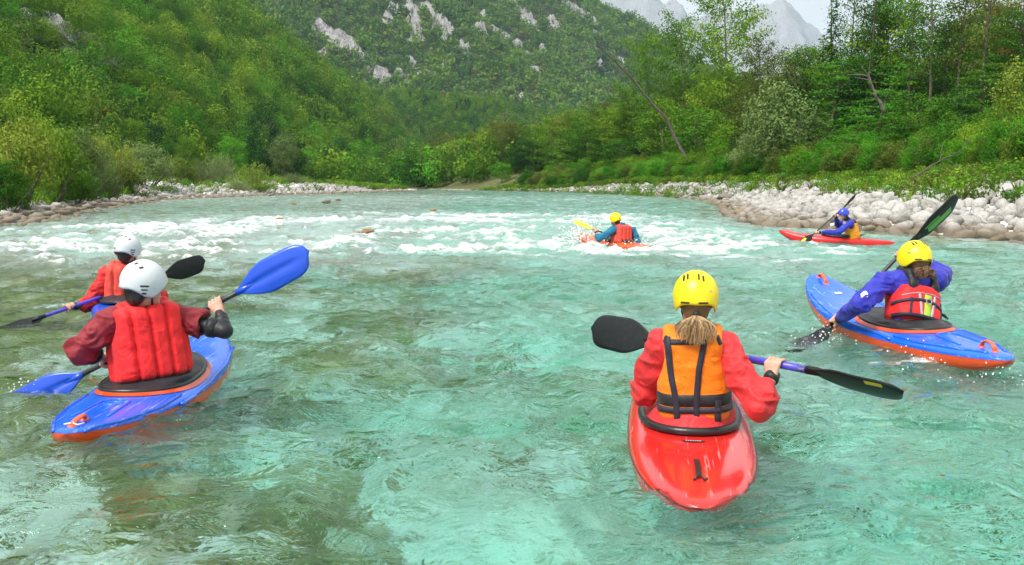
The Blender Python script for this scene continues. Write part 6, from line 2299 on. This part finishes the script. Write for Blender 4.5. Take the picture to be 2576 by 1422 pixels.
    kd.ridge([(-.05 * math.cos(t), -.64 + .04 * math.sin(t)) for t in a] + [(-.05 * math.cos(t + math.pi), -.64 + .03 * math.sin(t + math.pi)) for t in a], .005)
    kd.ridge([(.25, -.35), (.235, -.62), (.16, -.95), (.07, -1.15)], .010)
    kd.ridge([(-.25, -.35), (-.235, -.62), (-.16, -.95), (-.07, -1.15)], .010)
    for sg in (-1, 1):
        kd.ridge([(sg * .288, -.45), (sg * .297, 0), (sg * .275, .45), (sg * .20, .9)], .012)
    paddle('blue bladed paddle with black shaft held by the person at left', r0, r1, face_w(r0, r0 - r1, 14), face_w(r1, r1 - r0, -8), 'b_blue', 'alu', .475, .205, rib=.012, flips=(1, -1))

    # ---- E: white helmet behind D
    st, bw = V3(-3.13, 7.62, .19), V3(-3.98, 9.95, .22)
    ke = Kayak('kayak', 'blue kayak almost hidden behind the near left paddler', st, bw, .31, 'k_blue', 'k_blue', (2.2, 2.3), cock=-.05, cl=.42, cw=.24)
    r0, r1 = P(105, 798, 8.15), P(415, 692, 9.1)
    hip = P(322, 796, 8.68)
    spec = dict(label='person in white helmet and coral red vest behind the near left paddler', s=1.0, vox=.0075, hip=hip, neck=P(322, 660, 8.70), sh=(P(272, 690, 8.66), P(378, 690, 8.74)), el=(P(228, 764, 8.58), P(402, 745, 8.78)),
                grip=(on_shaft(r0, r1, 177), on_shaft(r0, r1, 352)), shaft=r1 - r0, head=P(322, 627, 8.66), hf=V3(.35, .93, -.08), jacket='scarlet', bulk=1.0, sleeve=(.93, .9), vest='rib', vestmat='vest_coral', hemmat='black', helmet='hel_white', slots=SLOT_W,
                hair='dark_hair', collar='black', seed=8, legdir=nrm(bw - st), knee=-.02, ribshift=.1)
    person(spec)
    ke.cockpit(hip, (.20, .16), None, 'rim', 'black', rise=.02)
    paddle('black bladed paddle with violet shaft held behind the near left paddler', r0, r1, face_w(r0, r0 - r1, 55), face_w(r1, r1 - r0, 10), 'carbon', 'violet', .46, .20, flips=(-1, -1))

    # ---- B: yellow helmet, red rescue vest, blue boat, right
    st, bw = V3(3.085, 5.83, .215), V3(2.70, 8.45, .27)
    kb = Kayak('kayak', 'blue kayak with orange hull at right pointing away to the left', st, bw, .315, 'k_blue', 'k_orange', (1.9, 2.2), pw=(.55, .5), cock=-.12, cl=.43, cw=.245, rocker=(.03, .26), seamz=.085, crown=(.065, .085, .06), roll=-.05)
    r0, r1 = P(2090, 823, 7.30), P(2300, 602, 7.45)
    hip = P(2294, 838, 6.86)
    spec = dict(label='woman in yellow helmet with red and lime vest over blue jacket', s=1.03, vox=.0068, hip=hip, neck=P(2296, 684, 7.02), sh=(P(2226, 708, 6.95), P(2352, 706, 7.10)), el=(P(2168, 762, 6.82), P(2372, 690, 7.34)),
                grip=(on_shaft(r0, r1, 2103), on_shaft(r0, r1, 2264)), shaft=r1 - r0, head=P(2300, 652, 6.98), hf=V3(-.30, 1, -.20), hu=V3(.10, 0, 1), jacket='blue', bulk=1.02, sleeve=(.95, .9), vest='rescue', vestmat='vest_red', helmet='hel_yellow',
                slots=dict(SLOT_Y, marks=[('back', [(-.100, .020), (-.088, .018)], .014)]), hair='bun', seed=11, legdir=nrm(bw - st), knee=-.02, kn=((0, 0, 1), (0, .3, 1)), vw=.185, vd=.150)
    pb, _ = person(spec)
    kb.cockpit(hip, (.20, .165), 'k_orange', 'rim', 'black', .012, .020, .02)
    kb.handle(-1.12, span=.14, h=.05, lie=.0)
    kb.handle(1.16, span=.13, h=.045, lie=.0)
    a = np.linspace(0, math.pi, 12)
    kb.ridge([(-.085, -.95)] + [(-.075 * math.cos(t), -.68 + .07 * math.sin(t)) for t in a] + [(.085, -.95)], .008)
    kb.ridge([(-.26, -.45), (-.235, -.70), (-.16, -.98), (-.06, -1.2)], .010)
    kb.ridge([(.26, -.45), (.235, -.70), (.16, -.98), (.06, -1.2)], .010)
    for sg in (-1, 1):
        kb.ridge([(sg * .288, -.45), (sg * .297, 0), (sg * .275, .45), (sg * .20, .95)], .012)
    kb.decal(-.03, .03, .86, .90, 'white', .003, 'white_sticker', False, None, 4)
    badge(pb, (2175, 742), 9, 'white', [(-1, .8), (-1, -.2), (-.3, -.9), (.4, -1), (.9, -.3), (.8, .6)])
    paddle('black paddle with green print held upright by the woman in blue', r0, r1, face_w(r0, r0 - r1, 40), face_w(r1, r1 - r0, 62), 'carbon', 'alu', .50, .20, flips=(1, -1), marks=[(1, .30, .80, -.55, .10, 'paint_green', -.005), (1, .25, .55, .2, .42, 'paint_green', -.005)])

    # ---- C: yellow helmet, teal jacket, in the rapids
    st, bw = V3(2.88, 19.55, .0), V3(1.50, 21.45, .06)
    kc = Kayak('kayak', 'orange kayak half buried in foam in the middle of the rapids', st, bw, .32, 'k_tango', 'k_tango', (1.7, 2.0), cock=-.05, cl=.42, cw=.24, rocker=(.02, .16), crown=(.07, .12, .05))
    r0, r1 = P(1490, 576, 20.15), P(1612, 619, 20.35)
    hip = P(1562, 620, 20.25)
    spec = dict(label='person in yellow helmet, coral vest and teal jacket in the rapids', s=1.04, vox=.011, hip=hip, neck=P(1564, 565, 20.30), sh=(P(1540, 580, 20.15), P(1592, 580, 20.45)), el=(P(1507, 601, 20.0), P(1603, 609, 20.35)),
                grip=(on_shaft(r0, r1, 1497), on_shaft(r0, r1, 1596)), shaft=r1 - r0, head=P(1548, 551, 20.25), hf=V3(-.75, .62, -.05), jacket='teal', bulk=1.05, sleeve=(.9, .9), vest='rib', vestmat='vest_coral', hemmat='black', helmet='hel_yellow', slots=SLOT_W,
                hair='dark_hair', seed=13, legdir=nrm(bw - st), knee=-.02, vw=.20)
    person(spec)
    kc.cockpit(hip, (.20, .16), None, 'rim', 'black', .018, .03, .02)
    paddle('yellow bladed paddle held level in the rapids', r0, r1, face_w(r0, r0 - r1, 50), face_w(r1, r1 - r0, 60), 'b_yellow', 'alu', .46, .16)

    # ---- F: blue helmet, side view near the beach
    st, bw = V3(8.66, 21.55, .0), V3(6.23, 22.3, .03)
    kf = Kayak('kayak', 'scarlet kayak seen from the side beside the stony beach', st, bw, .31, 'k_scarlet', 'k_scarlet', (1.25, 1.8), cock=-.10, cl=.42, cw=.24, rocker=(-.02, .19), crown=(.06, .11, .07), seamz=.11)
    r0, r1 = P(2043, 592, 21.35), P(2125, 520, 21.85)
    hip = P(2150, 604, 21.75)
    spec = dict(label='person in blue helmet and amber vest paddling side on by the beach', s=1.0, vox=.011, hip=hip, neck=P(2136, 556, 21.75), sh=(P(2139, 562, 21.55), P(2136, 558, 21.95)), el=(P(2107, 585, 21.40), P(2108, 566, 21.98)),
                grip=(on_shaft(r0, r1, 2051), on_shaft(r0, r1, 2101)), shaft=r1 - r0, head=P(2122, 538, 21.7), hf=V3(-.96, -.12, -.22), jacket='blue', bulk=1.0, sleeve=(.88, .9), vest='modern', vestmat='amber', helmet='hel_blue', slots=SLOT_S,
                hair='brown_hair', collar='black', seed=17, legdir=nrm(bw - st), knee=-.02, vd=.155)
    pf, _ = person(spec)
    kf.cockpit(hip, (.20, .165), None, 'rim', 'black', .018, .03, .03)
    kf.handle(1.05, span=.13, h=.03)
    for k in range(6):
        kf.decal(.215 + .012 * (k == 5), .262, .62 - .075 * k, .62 - .075 * k - (.05 if k < 5 else .085), 'paint_black', .003, 'printed_letter', k % 2 == 1, None, 4)
    badge(pf, (2124, 561), 4.5, 'white', [(-1, .8), (-1, -.2), (-.3, -.9), (.4, -1), (.9, -.3), (.8, .6)])
    paddle('black paddle with yellow print held by the person in blue helmet', r0, r1, face_w(r0, r0 - r1, 20), face_w(r1, r1 - r0, 70), 'carbon', 'alu', .46, .19, marks=[(0, .45, .9, .1, .7, 'paint_yellow', .005), (0, .45, .9, .1, .7, 'paint_yellow', -.005)])


crew()


# ------------------------------------------------------------------ spray thrown up by boats and paddles
def build_spray():
    rs = np.random.default_rng(91)
    m = simple_mat('spray_drop', (.86, .90, .90), 0.25)
    bm = bmesh.new(); bmesh.ops.create_icosphere(bm, subdivisions=1, radius=1.0)
    me = bpy.data.meshes.new('drop'); bm.to_mesh(me); bm.free(); me.materials.append(m)
    for p in me.polygons:
        p.use_smooth = True
    pts, sc = [], []
    for (x, y, rx, rz, n, r) in ((1.55, 20.95, .55, .30, 420, .020), (2.3, 19.9, .8, .12, 200, .014), (2.36, 7.1, .20, .12, 90, .0055), (2.75, 6.3, .28, .06, 80, .005), (2.98, 5.75, .25, .05, 60, .0045), (-2.87, 5.5, .10, .07, 40, .0045), (6.7, 21.9, .35, .08, 60, .010)):
        a = rs.normal(size=(n, 2)) * rx * 0.6
        h = np.abs(rs.normal(size=n)) * rz * np.exp(-(a ** 2).sum(1) / rx ** 2)
        X, Y = x + a[:, 0], y + a[:, 1]
        pts.append(np.stack([X, Y, water_z(X, Y) + h], -1)); sc.append(r * (0.35 + rs.random(n) ** 2 * 1.2))
    pts, sc = np.concatenate(pts), np.concatenate(sc)
    n = len(pts)
    instancer('water_spray', pts, np.zeros((n, 3)), np.stack([sc] * 3, -1), np.zeros(n, int), [me], 'white droplets splashing up round boats and paddle blades', 'spray')


build_spray()
